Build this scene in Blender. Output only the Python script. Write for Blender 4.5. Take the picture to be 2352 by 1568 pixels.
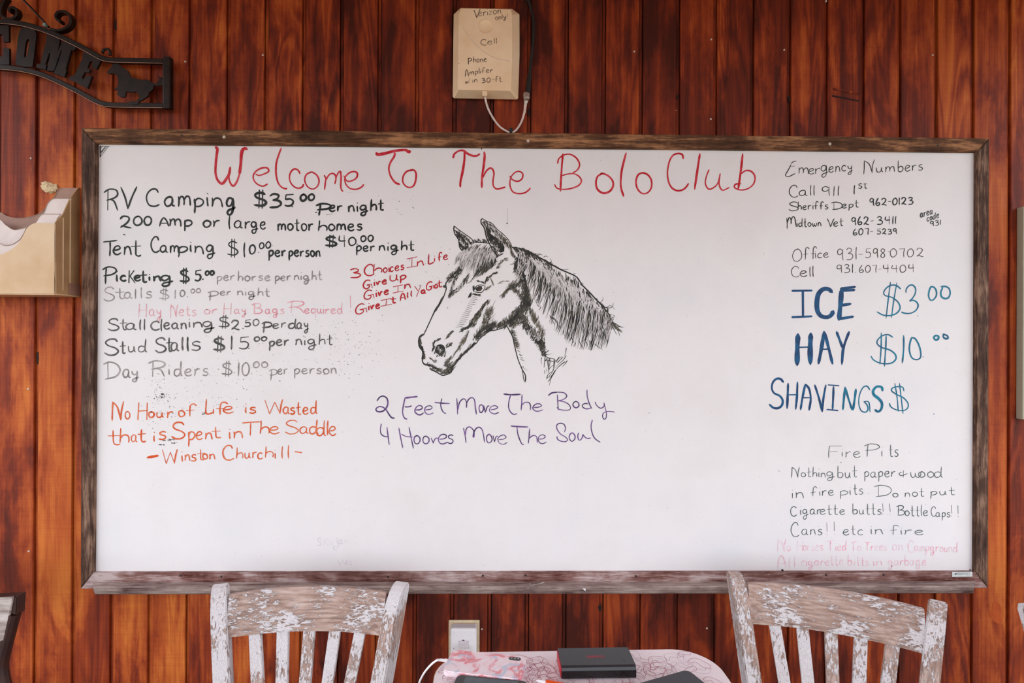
import bpy, bmesh, math, random
from mathutils import Vector, Matrix
random.seed(7)
for o in list(bpy.data.objects): bpy.data.objects.remove(o)
C = bpy.context.scene.collection
S = bpy.context.scene

# ---------------------------------------------------------------- camera
F = 1280.0                                   # focal length in pixels of the 2352 wide frame
YAW, PIT, ROL = 0.013893, 0.001156, 0.004968
CAM = Vector((-0.09783, -1.54092, 1.360))
BZ = 1.360 - 0.048102                        # height of the middle of the board
R0 = Vector((math.cos(YAW), -math.sin(YAW), 0))
FW = Vector((math.sin(YAW)*math.cos(PIT), math.cos(YAW)*math.cos(PIT), math.sin(PIT)))
U0 = R0.cross(FW)
RT = math.cos(ROL)*R0 + math.sin(ROL)*U0
UP = -math.sin(ROL)*R0 + math.cos(ROL)*U0
cd = bpy.data.cameras.new('camera'); cam = bpy.data.objects.new('camera', cd); C.objects.link(cam)
cd.sensor_width = 36.0; cd.lens = F/2352*36.0; cd.clip_start = 0.02
m = Matrix((RT, UP, -FW)).transposed().to_4x4(); m.translation = CAM
cam.matrix_world = m; S.camera = cam

def ray(px, py): return FW + RT*((px-1176)/F) - UP*((py-784)/F)
def P(px, py, Y):                            # point on the vertical plane y = Y
    r = ray(px, py); t = (Y-CAM.y)/r.y; return CAM + r*t
def Q(px, py, Z):                            # point on the horizontal plane z = Z
    r = ray(px, py); t = (Z-CAM.z)/r.z; return CAM + r*t

# ---------------------------------------------------------------- light
S.view_settings.view_transform = 'Standard'; S.view_settings.look = 'None'
S.view_settings.gamma = 1.0; S.view_settings.use_curve_mapping = False
S.view_settings.exposure = -0.62
W = bpy.data.worlds.new('sky'); S.world = W; W.use_nodes = True
bg = W.node_tree.nodes['Background']; bg.inputs[0].default_value = (0.87, 0.93, 1.0, 1); bg.inputs[1].default_value = 5.0
ld = bpy.data.lights.new('daylight_fill', 'AREA'); ld.shape = 'RECTANGLE'; ld.size = 5.0; ld.size_y = 1.4
ld.energy = 9; ld.color = (0.95, 0.97, 1.0)  # added area fill behind the camera, on top of the sky light
lo = bpy.data.objects.new('daylight_fill', ld); C.objects.link(lo)
lo.location = (-0.9, -3.7, 0.95); lo.rotation_euler = (math.radians(90), 0, math.radians(-8))

# ---------------------------------------------------------------- materials
def lin(c): return tuple(((v/255)/12.92 if v/255 <= .04045 else ((v/255+.055)/1.055)**2.4) for v in c) + (1,)
class NT:
    def __init__(s, name):
        s.m = bpy.data.materials.new(name); s.m.use_nodes = True; s.t = s.m.node_tree; s.b = s.t.nodes['Principled BSDF']
    def n(s, typ, **kw):
        k = s.t.nodes.new(typ)
        for a, v in kw.items(): setattr(k, a, v)
        return k
    def l(s, a, b): s.t.links.new(a, b)
    def set(s, node, **kw):
        for a, v in kw.items(): node.inputs[a.replace('_', ' ')].default_value = v
    def coords(s, scale=(1, 1, 1), rnd=True, typ='Object'):
        tc = s.n('ShaderNodeTexCoord'); mp = s.n('ShaderNodeMapping'); mp.inputs['Scale'].default_value = scale
        if rnd:
            oi = s.n('ShaderNodeObjectInfo'); mu = s.n('ShaderNodeMath', operation='MULTIPLY'); mu.inputs[1].default_value = 37.0
            s.l(oi.outputs['Random'], mu.inputs[0]); ad = s.n('ShaderNodeVectorMath', operation='ADD')
            s.l(tc.outputs[typ], ad.inputs[0]); s.l(mu.outputs[0], ad.inputs[1]); s.l(ad.outputs[0], mp.inputs['Vector'])
        else: s.l(tc.outputs[typ], mp.inputs['Vector'])
        return mp.outputs[0]
    def noise(s, vec, scale, detail=4, rough=.55, dist=0.0):
        k = s.n('ShaderNodeTexNoise'); s.set(k, Scale=scale, Detail=detail, Roughness=rough, Distortion=dist); s.l(vec, k.inputs['Vector']); return k.outputs[0]
    def ramp(s, fac, stops, interp='LINEAR'):
        k = s.n('ShaderNodeValToRGB'); e = k.color_ramp.elements; k.color_ramp.interpolation = interp
        while len(e) < len(stops): e.new(.5)
        for i, (p, c) in enumerate(stops):
            e[i].position = p; e[i].color = c if len(c) == 4 else lin(c)
        s.l(fac, k.inputs[0]); return k.outputs[0]
    def mix(s, fac, a, b, mode='MIX'):
        k = s.n('ShaderNodeMix', data_type='RGBA', blend_type=mode)
        for i, v in ((0, fac), (6, a), (7, b)):
            if hasattr(v, 'links'): s.l(v, k.inputs[i])
            else: k.inputs[i].default_value = v if i == 0 else (v if len(v) == 4 else lin(v))
        return k.outputs[2]
    def math(s, op, a, b):
        k = s.n('ShaderNodeMath', operation=op)
        for i, v in ((0, a), (1, b)):
            if hasattr(v, 'links'): s.l(v, k.inputs[i])
            else: k.inputs[i].default_value = v
        return k.outputs[0]
    def bump(s, h, strength=.3, dist=.002):
        k = s.n('ShaderNodeBump'); s.set(k, Strength=strength, Distance=dist); s.l(h, k.inputs['Height']); s.l(k.outputs[0], s.b.inputs['Normal'])
    def col(s, c):
        if hasattr(c, 'links'): s.l(c, s.b.inputs['Base Color'])
        else: s.b.inputs['Base Color'].default_value = lin(c)
    def rough(s, v, spec=.5): s.b.inputs['Roughness'].default_value = v; s.b.inputs['Specular IOR Level'].default_value = spec

def plain(name, c, rough=.5, spec=.5, metal=0, c2=None, ns=60, bump=0):
    k = NT(name); k.rough(rough, spec); k.b.inputs['Metallic'].default_value = metal
    v = k.coords(rnd=False); n = k.noise(v, ns, 5)
    c2 = c2 or tuple(x*.88 for x in c)
    k.col(k.ramp(n, [(.35, c), (.68, c2)]))
    if bump: k.bump(n, bump, .001)
    return k.m

def plank_mat():
    k = NT('stained_plank_wood'); k.rough(.58, .22)
    oi = k.n('ShaderNodeObjectInfo')
    vs = k.coords((9, 9, 1.15)); vb = k.coords((4.2, 4.2, 1.5)); vk = k.coords((24, 24, .8)); vf = k.coords((80, 80, 1.5)); vh = k.coords((3, 3, 90))
    g = k.noise(vs, 1.1, 3, .5, .5)                                    # contour lines of this make cathedral grain
    gl = k.math('MULTIPLY', g, 11.0); gl = k.math('FRACT', gl, 0)
    grain = k.ramp(gl, [(.0, (0, 0, 0, 1)), (.45, (1, 1, 1, 1)), (.75, (.55, .55, .55, 1)), (1, (0, 0, 0, 1))])
    fib = k.noise(vf, 3.0, 4, .6); streak = k.noise(vk, 1.4, 3, .55, .3)
    stain = k.ramp(k.noise(vb, 1.9, 9, .66, .25), [(.43, (0, 0, 0, 1)), (.50, (.55, .55, .55, 1)), (.60, (1, 1, 1, 1))])
    big = k.noise(k.coords((2, 2, .9)), 2.0, 3, .5)
    saw = k.noise(vh, 2.2, 3, .6)
    sep = k.n('ShaderNodeSeparateColor'); k.l(oi.outputs['Color'], sep.inputs[0]); worn = sep.outputs[0]   # stain worn off this plank
    gm = k.math('MULTIPLY', k.math('SUBTRACT', grain, .5), k.math('ADD', .08, k.math('MULTIPLY', oi.outputs['Random'], .22)))
    a = k.math('ADD', k.math('MULTIPLY', worn, .78), gm)
    a = k.math('ADD', a, k.math('MULTIPLY', k.math('SUBTRACT', stain, .5), .38)); a = k.math('ADD', a, k.math('MULTIPLY', k.math('SUBTRACT', streak, .5), .95))
    a = k.math('ADD', a, k.math('MULTIPLY', k.math('SUBTRACT', big, .5), .6)); a = k.math('ADD', a, k.math('MULTIPLY', k.math('SUBTRACT', fib, .5), .35)); a = k.math('ADD', a, .12)
    c = k.ramp(a, [(.02, (70, 23, 12)), (.28, (110, 38, 18)), (.50, (144, 56, 22)), (.72, (178, 84, 34)), (.95, (204, 112, 46))])
    d = k.ramp(saw, [(.30, (.84, .76, .76, 1)), (.55, (1, 1, 1, 1))])
    c = k.mix(k.math('MULTIPLY', worn, 1.1), c, d, 'MULTIPLY')
    k.col(c); h = k.math('ADD', k.math('MULTIPLY', grain, .3), fib); h = k.math('ADD', h, k.math('MULTIPLY', saw, .5)); k.bump(h, .3, .0012)
    return k.m

def weathered(name, axis, dark, mid, light, amount=.5, flake=.5):
    sc = [30, 30, 30]; sc[axis] = 3.4
    k = NT(name); k.rough(.78, .2)
    v = k.coords(tuple(sc)); v1 = k.coords((1, 1, 1))
    n1 = k.noise(v, 2.2, 6, .65, .4); n2 = k.noise(v, 8.0, 4, .6); b = k.noise(v1, 9, 4, .6)
    a = k.math('ADD', k.math('MULTIPLY', n1, .7), k.math('MULTIPLY', n2, .3))
    a = k.math('ADD', a, k.math('MULTIPLY', k.math('SUBTRACT', b, .5), amount))
    c = k.ramp(a, [(.34, dark), (.50, mid), (.66, light)])
    f = k.ramp(k.noise(v, 3.6, 5, .7), [(.62, (0, 0, 0, 1)), (.68, (1, 1, 1, 1))])
    c = k.mix(k.math('MULTIPLY', f, flake), c, light)
    k.col(c); k.bump(a, .8, .003); return k.m

def peeling(name, axis, bias=.0):
    sc = [11, 11, 11]; sc[axis] = 3.2
    k = NT(name); k.rough(.75, .2)
    v = k.coords(tuple(sc)); vf = k.coords(tuple(x*6 for x in sc)); v1 = k.coords((1, 1, 1))
    big = k.noise(v1, 11, 3, .5, .3); n1 = k.noise(vf, 3.0, 6, .72, .4); fine = k.noise(vf, 9, 3, .6)
    a = k.math('ADD', k.math('ADD', k.math('MULTIPLY', n1, .66), k.math('MULTIPLY', big, .62)), bias)
    sg = [70, 70, 70]; sg[axis] = 5; gr_ = k.noise(k.coords(tuple(sg)), 2.4, 5, .6, .3)
    wood = k.ramp(k.math('ADD', k.math('MULTIPLY', gr_, .65), k.math('MULTIPLY', big, .35)), [(.34, (116, 94, 86)), (.48, (162, 134, 122)), (.60, (190, 166, 156)), (.72, (206, 188, 182))])
    paint = k.ramp(fine, [(.3, (190, 184, 186)), (.6, (220, 214, 217))])
    msk = k.ramp(a, [(.615, (1, 1, 1, 1)), (.635, (0, 0, 0, 1))])
    edge = k.ramp(a, [(.605, (1, 1, 1, 1)), (.628, (.36, .30, .27, 1)), (.65, (1, 1, 1, 1))])
    c = k.mix(k.math('SUBTRACT', 1.0, msk), paint, wood); c = k.mix(.55, c, edge, 'MULTIPLY')
    k.col(c); k.bump(k.math('ADD', msk, k.math('MULTIPLY', fine, .5)), .6, .0015); return k.m

def ink(name, c1, c2, lo_=.40, hi=.62, sc=55):
    k = NT(name); k.rough(.5, .3); v = k.coords((1, 1, 1), False); n = k.noise(v, sc, 4, .6)
    k.col(k.ramp(n, [(lo_, c1), (hi, c2)])); return k.m

def board_mat():
    k = NT('whiteboard_enamel'); k.rough(.30, .22); v = k.coords((1, 1, 1), False)
    n = k.noise(v, 3.2, 5, .6); n2 = k.noise(v, 220, 2, .5)
    c = k.ramp(n, [(.3, (229, 223, 223)), (.5, (234, 229, 230)), (.75, (227, 224, 227))])
    s = k.ramp(n2, [(.27, (.86, .83, .82, 1)), (.33, (1, 1, 1, 1))]); k.col(k.mix(1.0, c, s, 'MULTIPLY')); return k.m

M = {}
M['plank'] = plank_mat()
M['backing'] = plain('dark_gap', (28, 12, 8), .9)
M['frame_top'] = weathered('weathered_frame_top', 0, (58, 36, 24), (96, 64, 44), (176, 126, 88), .5, .5)
M['frame_side'] = weathered('weathered_frame_side', 2, (46, 29, 22), (84, 60, 49), (150, 118, 98), .5, .55)
M['frame_bottom'] = weathered('weathered_frame_bottom', 0, (84, 40, 32), (140, 104, 98), (196, 176, 174), .7, .5)
M['tray'] = weathered('weathered_tray', 0, (88, 66, 64), (150, 130, 124), (186, 170, 162), .5, .35)
M['chair_h'] = peeling('peeling_paint_across', 0, .012)
M['chair_v'] = peeling('peeling_paint_along', 2, -.045)
M['chair_d'] = peeling('peeling_paint_deep', 1)
M['board'] = board_mat()
M['ink_red'] = ink('ink_bright_red', (190, 6, 30), (214, 70, 82), .44, .66)
M['ink_black'] = ink('ink_black', (22, 26, 25), (44, 46, 44))
M['ink_dim'] = ink('ink_dark_grey', (62, 62, 60), (112, 108, 106))
M['ink_grey'] = ink('ink_faded_grey', (126, 120, 118), (176, 166, 166))
M['ink_pink'] = ink('ink_faded_pink', (222, 142, 154), (232, 188, 194))
M['ink_faint'] = ink('ink_ghost_pink', (242, 160, 180), (236, 214, 222), .38, .58)
M['ink_ghost'] = ink('ink_ghost_grey', (186, 182, 188), (214, 210, 216))
M['ink_orange'] = ink('ink_orange', (210, 78, 22), (222, 118, 78))
M['ink_crimson'] = ink('ink_crimson', (172, 10, 22), (190, 24, 34))
M['ink_purple'] = ink('ink_purple', (66, 48, 92), (124, 88, 150))
M['ink_navy'] = ink('ink_navy_blue', (0, 54, 100), (0, 84, 130))
M['ink_teal'] = ink('ink_teal', (0, 92, 126), (0, 124, 152))
M['ink_green'] = ink('ink_dark_green', (52, 70, 70), (96, 108, 110))
M['ink_brown'] = ink('ink_brownish_black', (38, 36, 34), (92, 74, 66))
M['horse_dark'] = ink('ink_horse_black', (26, 26, 24), (58, 54, 46))
M['horse_olive'] = ink('ink_horse_olive', (74, 68, 50), (120, 112, 96))
M['horse_light'] = ink('ink_horse_wiped', (222, 216, 217), (196, 190, 190))
M['horse_eye'] = ink('ink_horse_eye', (120, 52, 38), (90, 40, 30))
M['iron'] = plain('dark_iron', (22, 15, 11), .42, .4, .3, (40, 27, 19), 40, .2)
M['nail'] = plain('pale_nail', (214, 196, 180), .5)
M['screw_dark'] = plain('dark_screw', (42, 34, 32), .5)
M['steel'] = plain('bright_steel', (196, 186, 176), .32, .5, .8)
M['teal_screw'] = plain('zinc_screw', (150, 178, 172), .4, .5, .5)
M['plastic_box'] = plain('yellowed_plastic', (250, 222, 188), .5, .4, 0, (240, 206, 166), 14)
M['plastic_ridge'] = plain('plastic_ridge', (246, 220, 196), .5)
M['cable_white'] = plain('white_cable', (226, 206, 198), .45)
M['cable_black'] = plain('black_cable', (24, 22, 22), .5)
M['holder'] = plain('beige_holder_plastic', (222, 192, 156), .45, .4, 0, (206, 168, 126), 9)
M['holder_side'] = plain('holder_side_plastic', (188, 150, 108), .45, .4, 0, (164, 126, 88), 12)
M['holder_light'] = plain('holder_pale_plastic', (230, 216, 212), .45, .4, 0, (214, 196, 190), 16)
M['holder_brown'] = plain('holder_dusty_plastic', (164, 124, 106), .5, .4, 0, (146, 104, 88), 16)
M['bare'] = plain('unstained_wood', (186, 84, 34), .6, .2, 0, (166, 70, 28), 30)
M['holder_edge'] = plain('holder_dark_edge', (176, 142, 122), .5)  # darker line that sets the panel rims apart
M['worn_edge_highlight'] = plain('worn_iron_edge_highlight', (186, 140, 120), .4)  # pale tone paints the edge highlight together with the bare wear
M['putty'] = plain('dried_mud', (234, 212, 174), .85, .2, 0, (192, 168, 130), 160, .8)
M['plate'] = plain('cream_wall_plate', (236, 214, 178), .4)
M['white_plastic'] = plain('white_plastic', (246, 244, 246), .3, .5, 0, (243, 240, 243))
M['soft_white'] = plain('soft_white_plastic', (216, 206, 214), .35, .5, 0, (210, 200, 208))
M['black_plastic'] = plain('black_plastic', (38, 38, 42), .38, .5, 0, (46, 46, 50), 300)
M['black_gloss'] = plain('black_gloss', (16, 16, 18), .14, .6)
M['grey_matte'] = plain('dark_grey_matte', (62, 62, 68), .55, .4, 0, (70, 70, 76), 400)
M['screen'] = plain('switched_off_screen', (72, 84, 92), .12, .6)
M['red_plastic'] = plain('red_plastic', (196, 30, 52), .4)
M['red_print'] = plain('red_print', (178, 44, 62), .5)
M['orange_plastic'] = plain('orange_plastic', (238, 84, 26), .3)
M['laminate'] = plain('pale_pink_laminate', (240, 226, 231), .3, .4, 0, (244, 232, 236), 20)
M['table_edge'] = plain('cream_table_edge', (226, 212, 190), .4)
M['print_red'] = plain('laminate_red_line', (196, 104, 132), .4)
M['print_grey'] = plain('laminate_grey_line', (186, 174, 188), .4)
M['sticker'] = plain('white_sticker', (224, 230, 230), .4)
M['sticker_print'] = plain('sticker_grey_print', (128, 134, 136), .5)
M['sticker_leaf'] = plain('sticker_dark_print', (50, 78, 76), .5)
M['speck'] = plain('old_ink_specks', (104, 98, 98), .7, .2)
M['dark_wood'] = plain('dark_brown_wood', (58, 30, 24), .5, .4, 0, (38, 20, 18), 30, .2)
M['grey_wood'] = weathered('grey_weathered_wood', 0, (112, 96, 90), (168, 154, 148), (204, 194, 190), .4, .3)
M['panel'] = plain('pale_grey_green', (176, 172, 150), .6, .5, 0, (172, 168, 147))
M['floor'] = plain('grey_deck_paint', (120, 108, 100), .7, .3, 0, (96, 86, 80), 6)
M['ground'] = plain('dry_ground', (146, 132, 112), .9, .1, 0, (128, 122, 96), 1.5)
M['ceil'] = plain('brown_ceiling_boards', (190, 94, 38), .8, .2, 0, (160, 74, 30), 5)

# ---------------------------------------------------------------- mesh helpers
def tag(o, label=None, cat=None, group=None, kind=None):
    if label: o['label'] = label
    if cat: o['category'] = cat
    if group: o['group'] = group
    if kind: o['kind'] = kind
    return o
def empty(name, loc, label, cat, rz=0, group=None):
    o = bpy.data.objects.new(name, None); C.objects.link(o); o.location = loc; o.rotation_euler = (0, 0, rz)
    o.empty_display_size = .05; return tag(o, label, cat, group)
def WM(o):
    mm = Matrix.LocRotScale(o.location, o.rotation_euler, o.scale)
    return (WM(o.parent) @ mm) if o.parent else mm
def link(name, me, mat, parent=None, local=False, smooth=False):
    o = bpy.data.objects.new(name, me); C.objects.link(o)
    if mat is not None:
        for mm in (mat if isinstance(mat, (list, tuple)) else [mat]): me.materials.append(mm)
    if smooth:
        for p in me.polygons: p.use_smooth = True
    if parent is not None:
        o.parent = parent
        if not local: me.transform(WM(parent).inverted())
    elif not local:                                      # put the origin of a one-mesh thing at its middle
        co = [v.co for v in me.vertices]; c = sum(co, Vector())/len(co)
        me.transform(Matrix.Translation(-c)); o.location = c
    return o
def mesh(vs, fs):
    me = bpy.data.meshes.new('m'); me.from_pydata([tuple(v) for v in vs], [], fs); me.update(); return me
def bm_mesh(bm, recalc=True):
    if recalc: bmesh.ops.recalc_face_normals(bm, faces=bm.faces)
    me = bpy.data.meshes.new('m'); bm.to_mesh(me); bm.free(); return me
def box(lo_, hi, bev=0, seg=2, mat=None):
    bm = bmesh.new(); r = bmesh.ops.create_cube(bm, size=1)
    for v in bm.verts: v.co = Vector([(lo_[i]+hi[i])/2 + v.co[i]*(hi[i]-lo_[i]) for i in range(3)])
    if bev: bmesh.ops.bevel(bm, geom=bm.edges[:], offset=bev, segments=seg, affect='EDGES', profile=.5)
    if mat is not None: bmesh.ops.transform(bm, matrix=mat, verts=bm.verts)
    return bm_mesh(bm)
def join(*mes):
    bm = bmesh.new()
    for me in mes: bm.from_mesh(me)
    return bm_mesh(bm, False)
def catmull(pts, n=6):
    pts = [Vector(p) for p in pts]
    if len(pts) < 3: return pts
    a = [2*pts[0]-pts[1]] + pts + [2*pts[-1]-pts[-2]]; out = []
    for i in range(1, len(a)-2):
        p0, p1, p2, p3 = a[i-1:i+3]
        for j in range(n):
            t = j/n; out.append(.5*((2*p1) + (p2-p0)*t + (2*p0-5*p1+4*p2-p3)*t*t + (3*p1-p0-3*p2+p3)*t**3))
    out.append(pts[-1]); return out
def tube(pts, r, n=10, smooth=5, cap=True):
    pts = catmull(pts, smooth) if smooth > 1 else [Vector(p) for p in pts]
    bm = bmesh.new(); rings = []; up = Vector((0, 0, 1)); N = len(pts)
    t0 = (pts[1]-pts[0]).normalized(); nrm = t0.cross(Vector((0, 1, 0)))
    if nrm.length < .1: nrm = t0.cross(Vector((1, 0, 0)))
    nrm.normalize()
    for i, p in enumerate(pts):
        t = (pts[min(i+1, N-1)]-pts[max(i-1, 0)]).normalized(); nrm = (nrm - t*nrm.dot(t)).normalized(); b = t.cross(nrm)
        rr = r(i/(N-1)) if callable(r) else r
        rings.append([bm.verts.new(p + (nrm*math.cos(2*math.pi*k/n) + b*math.sin(2*math.pi*k/n))*rr) for k in range(n)])
    for a, b_ in zip(rings, rings[1:]):
        for k in range(n): bm.faces.new((a[k], a[(k+1) % n], b_[(k+1) % n], b_[k]))
    if cap: bm.faces.new(rings[0][::-1]); bm.faces.new(rings[-1])
    return bm_mesh(bm)
def prism(pts2, Yf, t, world=False, bev=0):
    """outline in pixels on plane Yf (or world x,z), pushed back by t"""
    f = [Vector((p[0], Yf, p[1])) if world else P(p[0], p[1], Yf) for p in pts2]; n = len(f)
    bm = bmesh.new(); a = [bm.verts.new(p) for p in f]; b = [bm.verts.new(p+Vector((0, t, 0))) for p in f]
    bm.faces.new(a); bm.faces.new(b[::-1])
    for i in range(n): bm.faces.new((a[i], b[i], b[(i+1) % n], a[(i+1) % n]))
    bmesh.ops.recalc_face_normals(bm, faces=bm.faces)
    if bev: bmesh.ops.bevel(bm, geom=[e for e in bm.edges if len(set(v in a for v in e.verts)) == 1 and e.verts[0] in a], offset=bev, segments=2, affect='EDGES')
    return bm_mesh(bm)
def disc(px, py, Y, r, t=.003, n=12):
    c = P(px, py, Y); ring = [(c.x+math.cos(2*math.pi*k/n)*r, c.z+math.sin(2*math.pi*k/n)*r) for k in range(n)]
    return prism(ring, Y, t, True, r*.3)
class Ink:
    """flat strokes of ink: drawn in pixels, laid on a plane by mp"""
    def __init__(s, mp): s.v = []; s.f = []; s.mp = mp; s.k = 0; s.it = []
    def stroke(s, pts, w, taper=(1, 1), n=5, smooth=True):
        s.k += 1
        if len(pts) == 1: pts = [pts[0], (pts[0][0]+w*.3, pts[0][1]+w*.2)]
        p = [Vector((q[0], q[1], 0)) for q in pts]
        p = catmull(p, n) if smooth else p
        N = len(p); base = len(s.v)//1; b = len(s.v); off = (s.k % 60)*1.5e-6
        if N < 2: return
        L = []; R = []
        for i in range(N):
            t = p[min(i+1, N-1)]-p[max(i-1, 0)]
            if t.length < 1e-6: t = Vector((1, 0, 0))
            t.normalize(); nn = Vector((-t.y, t.x, 0)); u = i/(N-1)
            ww = w/2*(taper[0]*(1-u)+taper[1]*u) * (1+.12*math.sin(u*9+s.k))
            if i in (0, N-1): ww *= .55
            L.append(p[i]+nn*ww); R.append(p[i]-nn*ww)
        t0 = (p[0]-p[1]).normalized()*w*.35*taper[0]; t1 = (p[-1]-p[-2]).normalized()*w*.35*taper[1]
        s.it.append((min(a.x for a in p)-w/2, max(a.x for a in p)+w/2, min(a.y for a in p)-w/2, max(a.y for a in p)+w/2, b, len(s.f)))
        for a in L+R+[p[0]+t0, p[-1]+t1]: s.v.append(s.mp(a.x, a.y, off))
        for i in range(N-1): s.f.append((b+i, b+i+1, b+N+i+1, b+N+i))
        s.f.append((b+2*N, b, b+N)); s.f.append((b+2*N+1, b+2*N-1, b+N-1))
    def poly(s, pts):
        b = len(s.v)
        for q in pts: s.v.append(s.mp(q[0], q[1], 0))
        s.f.append(tuple(range(b, b+len(pts))))
    def put(s, name, mat, parent, label=None):
        o = link(name, mesh(s.v, s.f), mat, parent)
        if label: o['label'] = label
        return o

    def words(s, name, mat, parent, label, gap, gy=3.0):
        """one object per written word: strokes that stand close together"""
        it = s.it; n = len(it); g = list(range(n))
        def root(i):
            while g[i] != i: i = g[i]
            return i
        for i in range(n):
            for j in range(i):
                a, b = it[i], it[j]
                if a[0]-gap/2 < b[1]+gap/2 and b[0]-gap/2 < a[1]+gap/2 and a[2]-gy < b[3]+gy and b[2]-gy < a[3]+gy: g[root(i)] = root(j)
        def bb(c): return (min(it[i][0] for i in c), max(it[i][1] for i in c), min(it[i][2] for i in c), max(it[i][3] for i in c))
        cl = {}
        for i in range(n): cl.setdefault(root(i), []).append(i)
        cl = list(cl.values())
        big = [c for c in cl if max(bb(c)[1]-bb(c)[0], bb(c)[3]-bb(c)[2]) > 9]
        for c in cl:
            if c in big or not big: continue
            x = (bb(c)[0]+bb(c)[1])/2; y = (bb(c)[2]+bb(c)[3])/2
            k_ = min(big, key=lambda d: max(bb(d)[0]-x, x-bb(d)[1], 0)+max(bb(d)[2]-y, y-bb(d)[3], 0)); k_ += c
        if not big: big = [sum(cl, [])]
        big.sort(key=lambda c: (round(bb(c)[3]/30), bb(c)[0]))
        for c in big:
            vs = []; fs = []
            for i in sorted(c):
                b0, f0 = it[i][4], it[i][5]; b1 = it[i+1][4] if i+1 < n else len(s.v); f1 = it[i+1][5] if i+1 < n else len(s.f)
                d = len(vs)-b0; vs += s.v[b0:b1]; fs += [tuple(q+d for q in f) for f in s.f[f0:f1]]
            o = link(name, mesh(vs, fs), mat, parent); o['label'] = label
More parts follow.
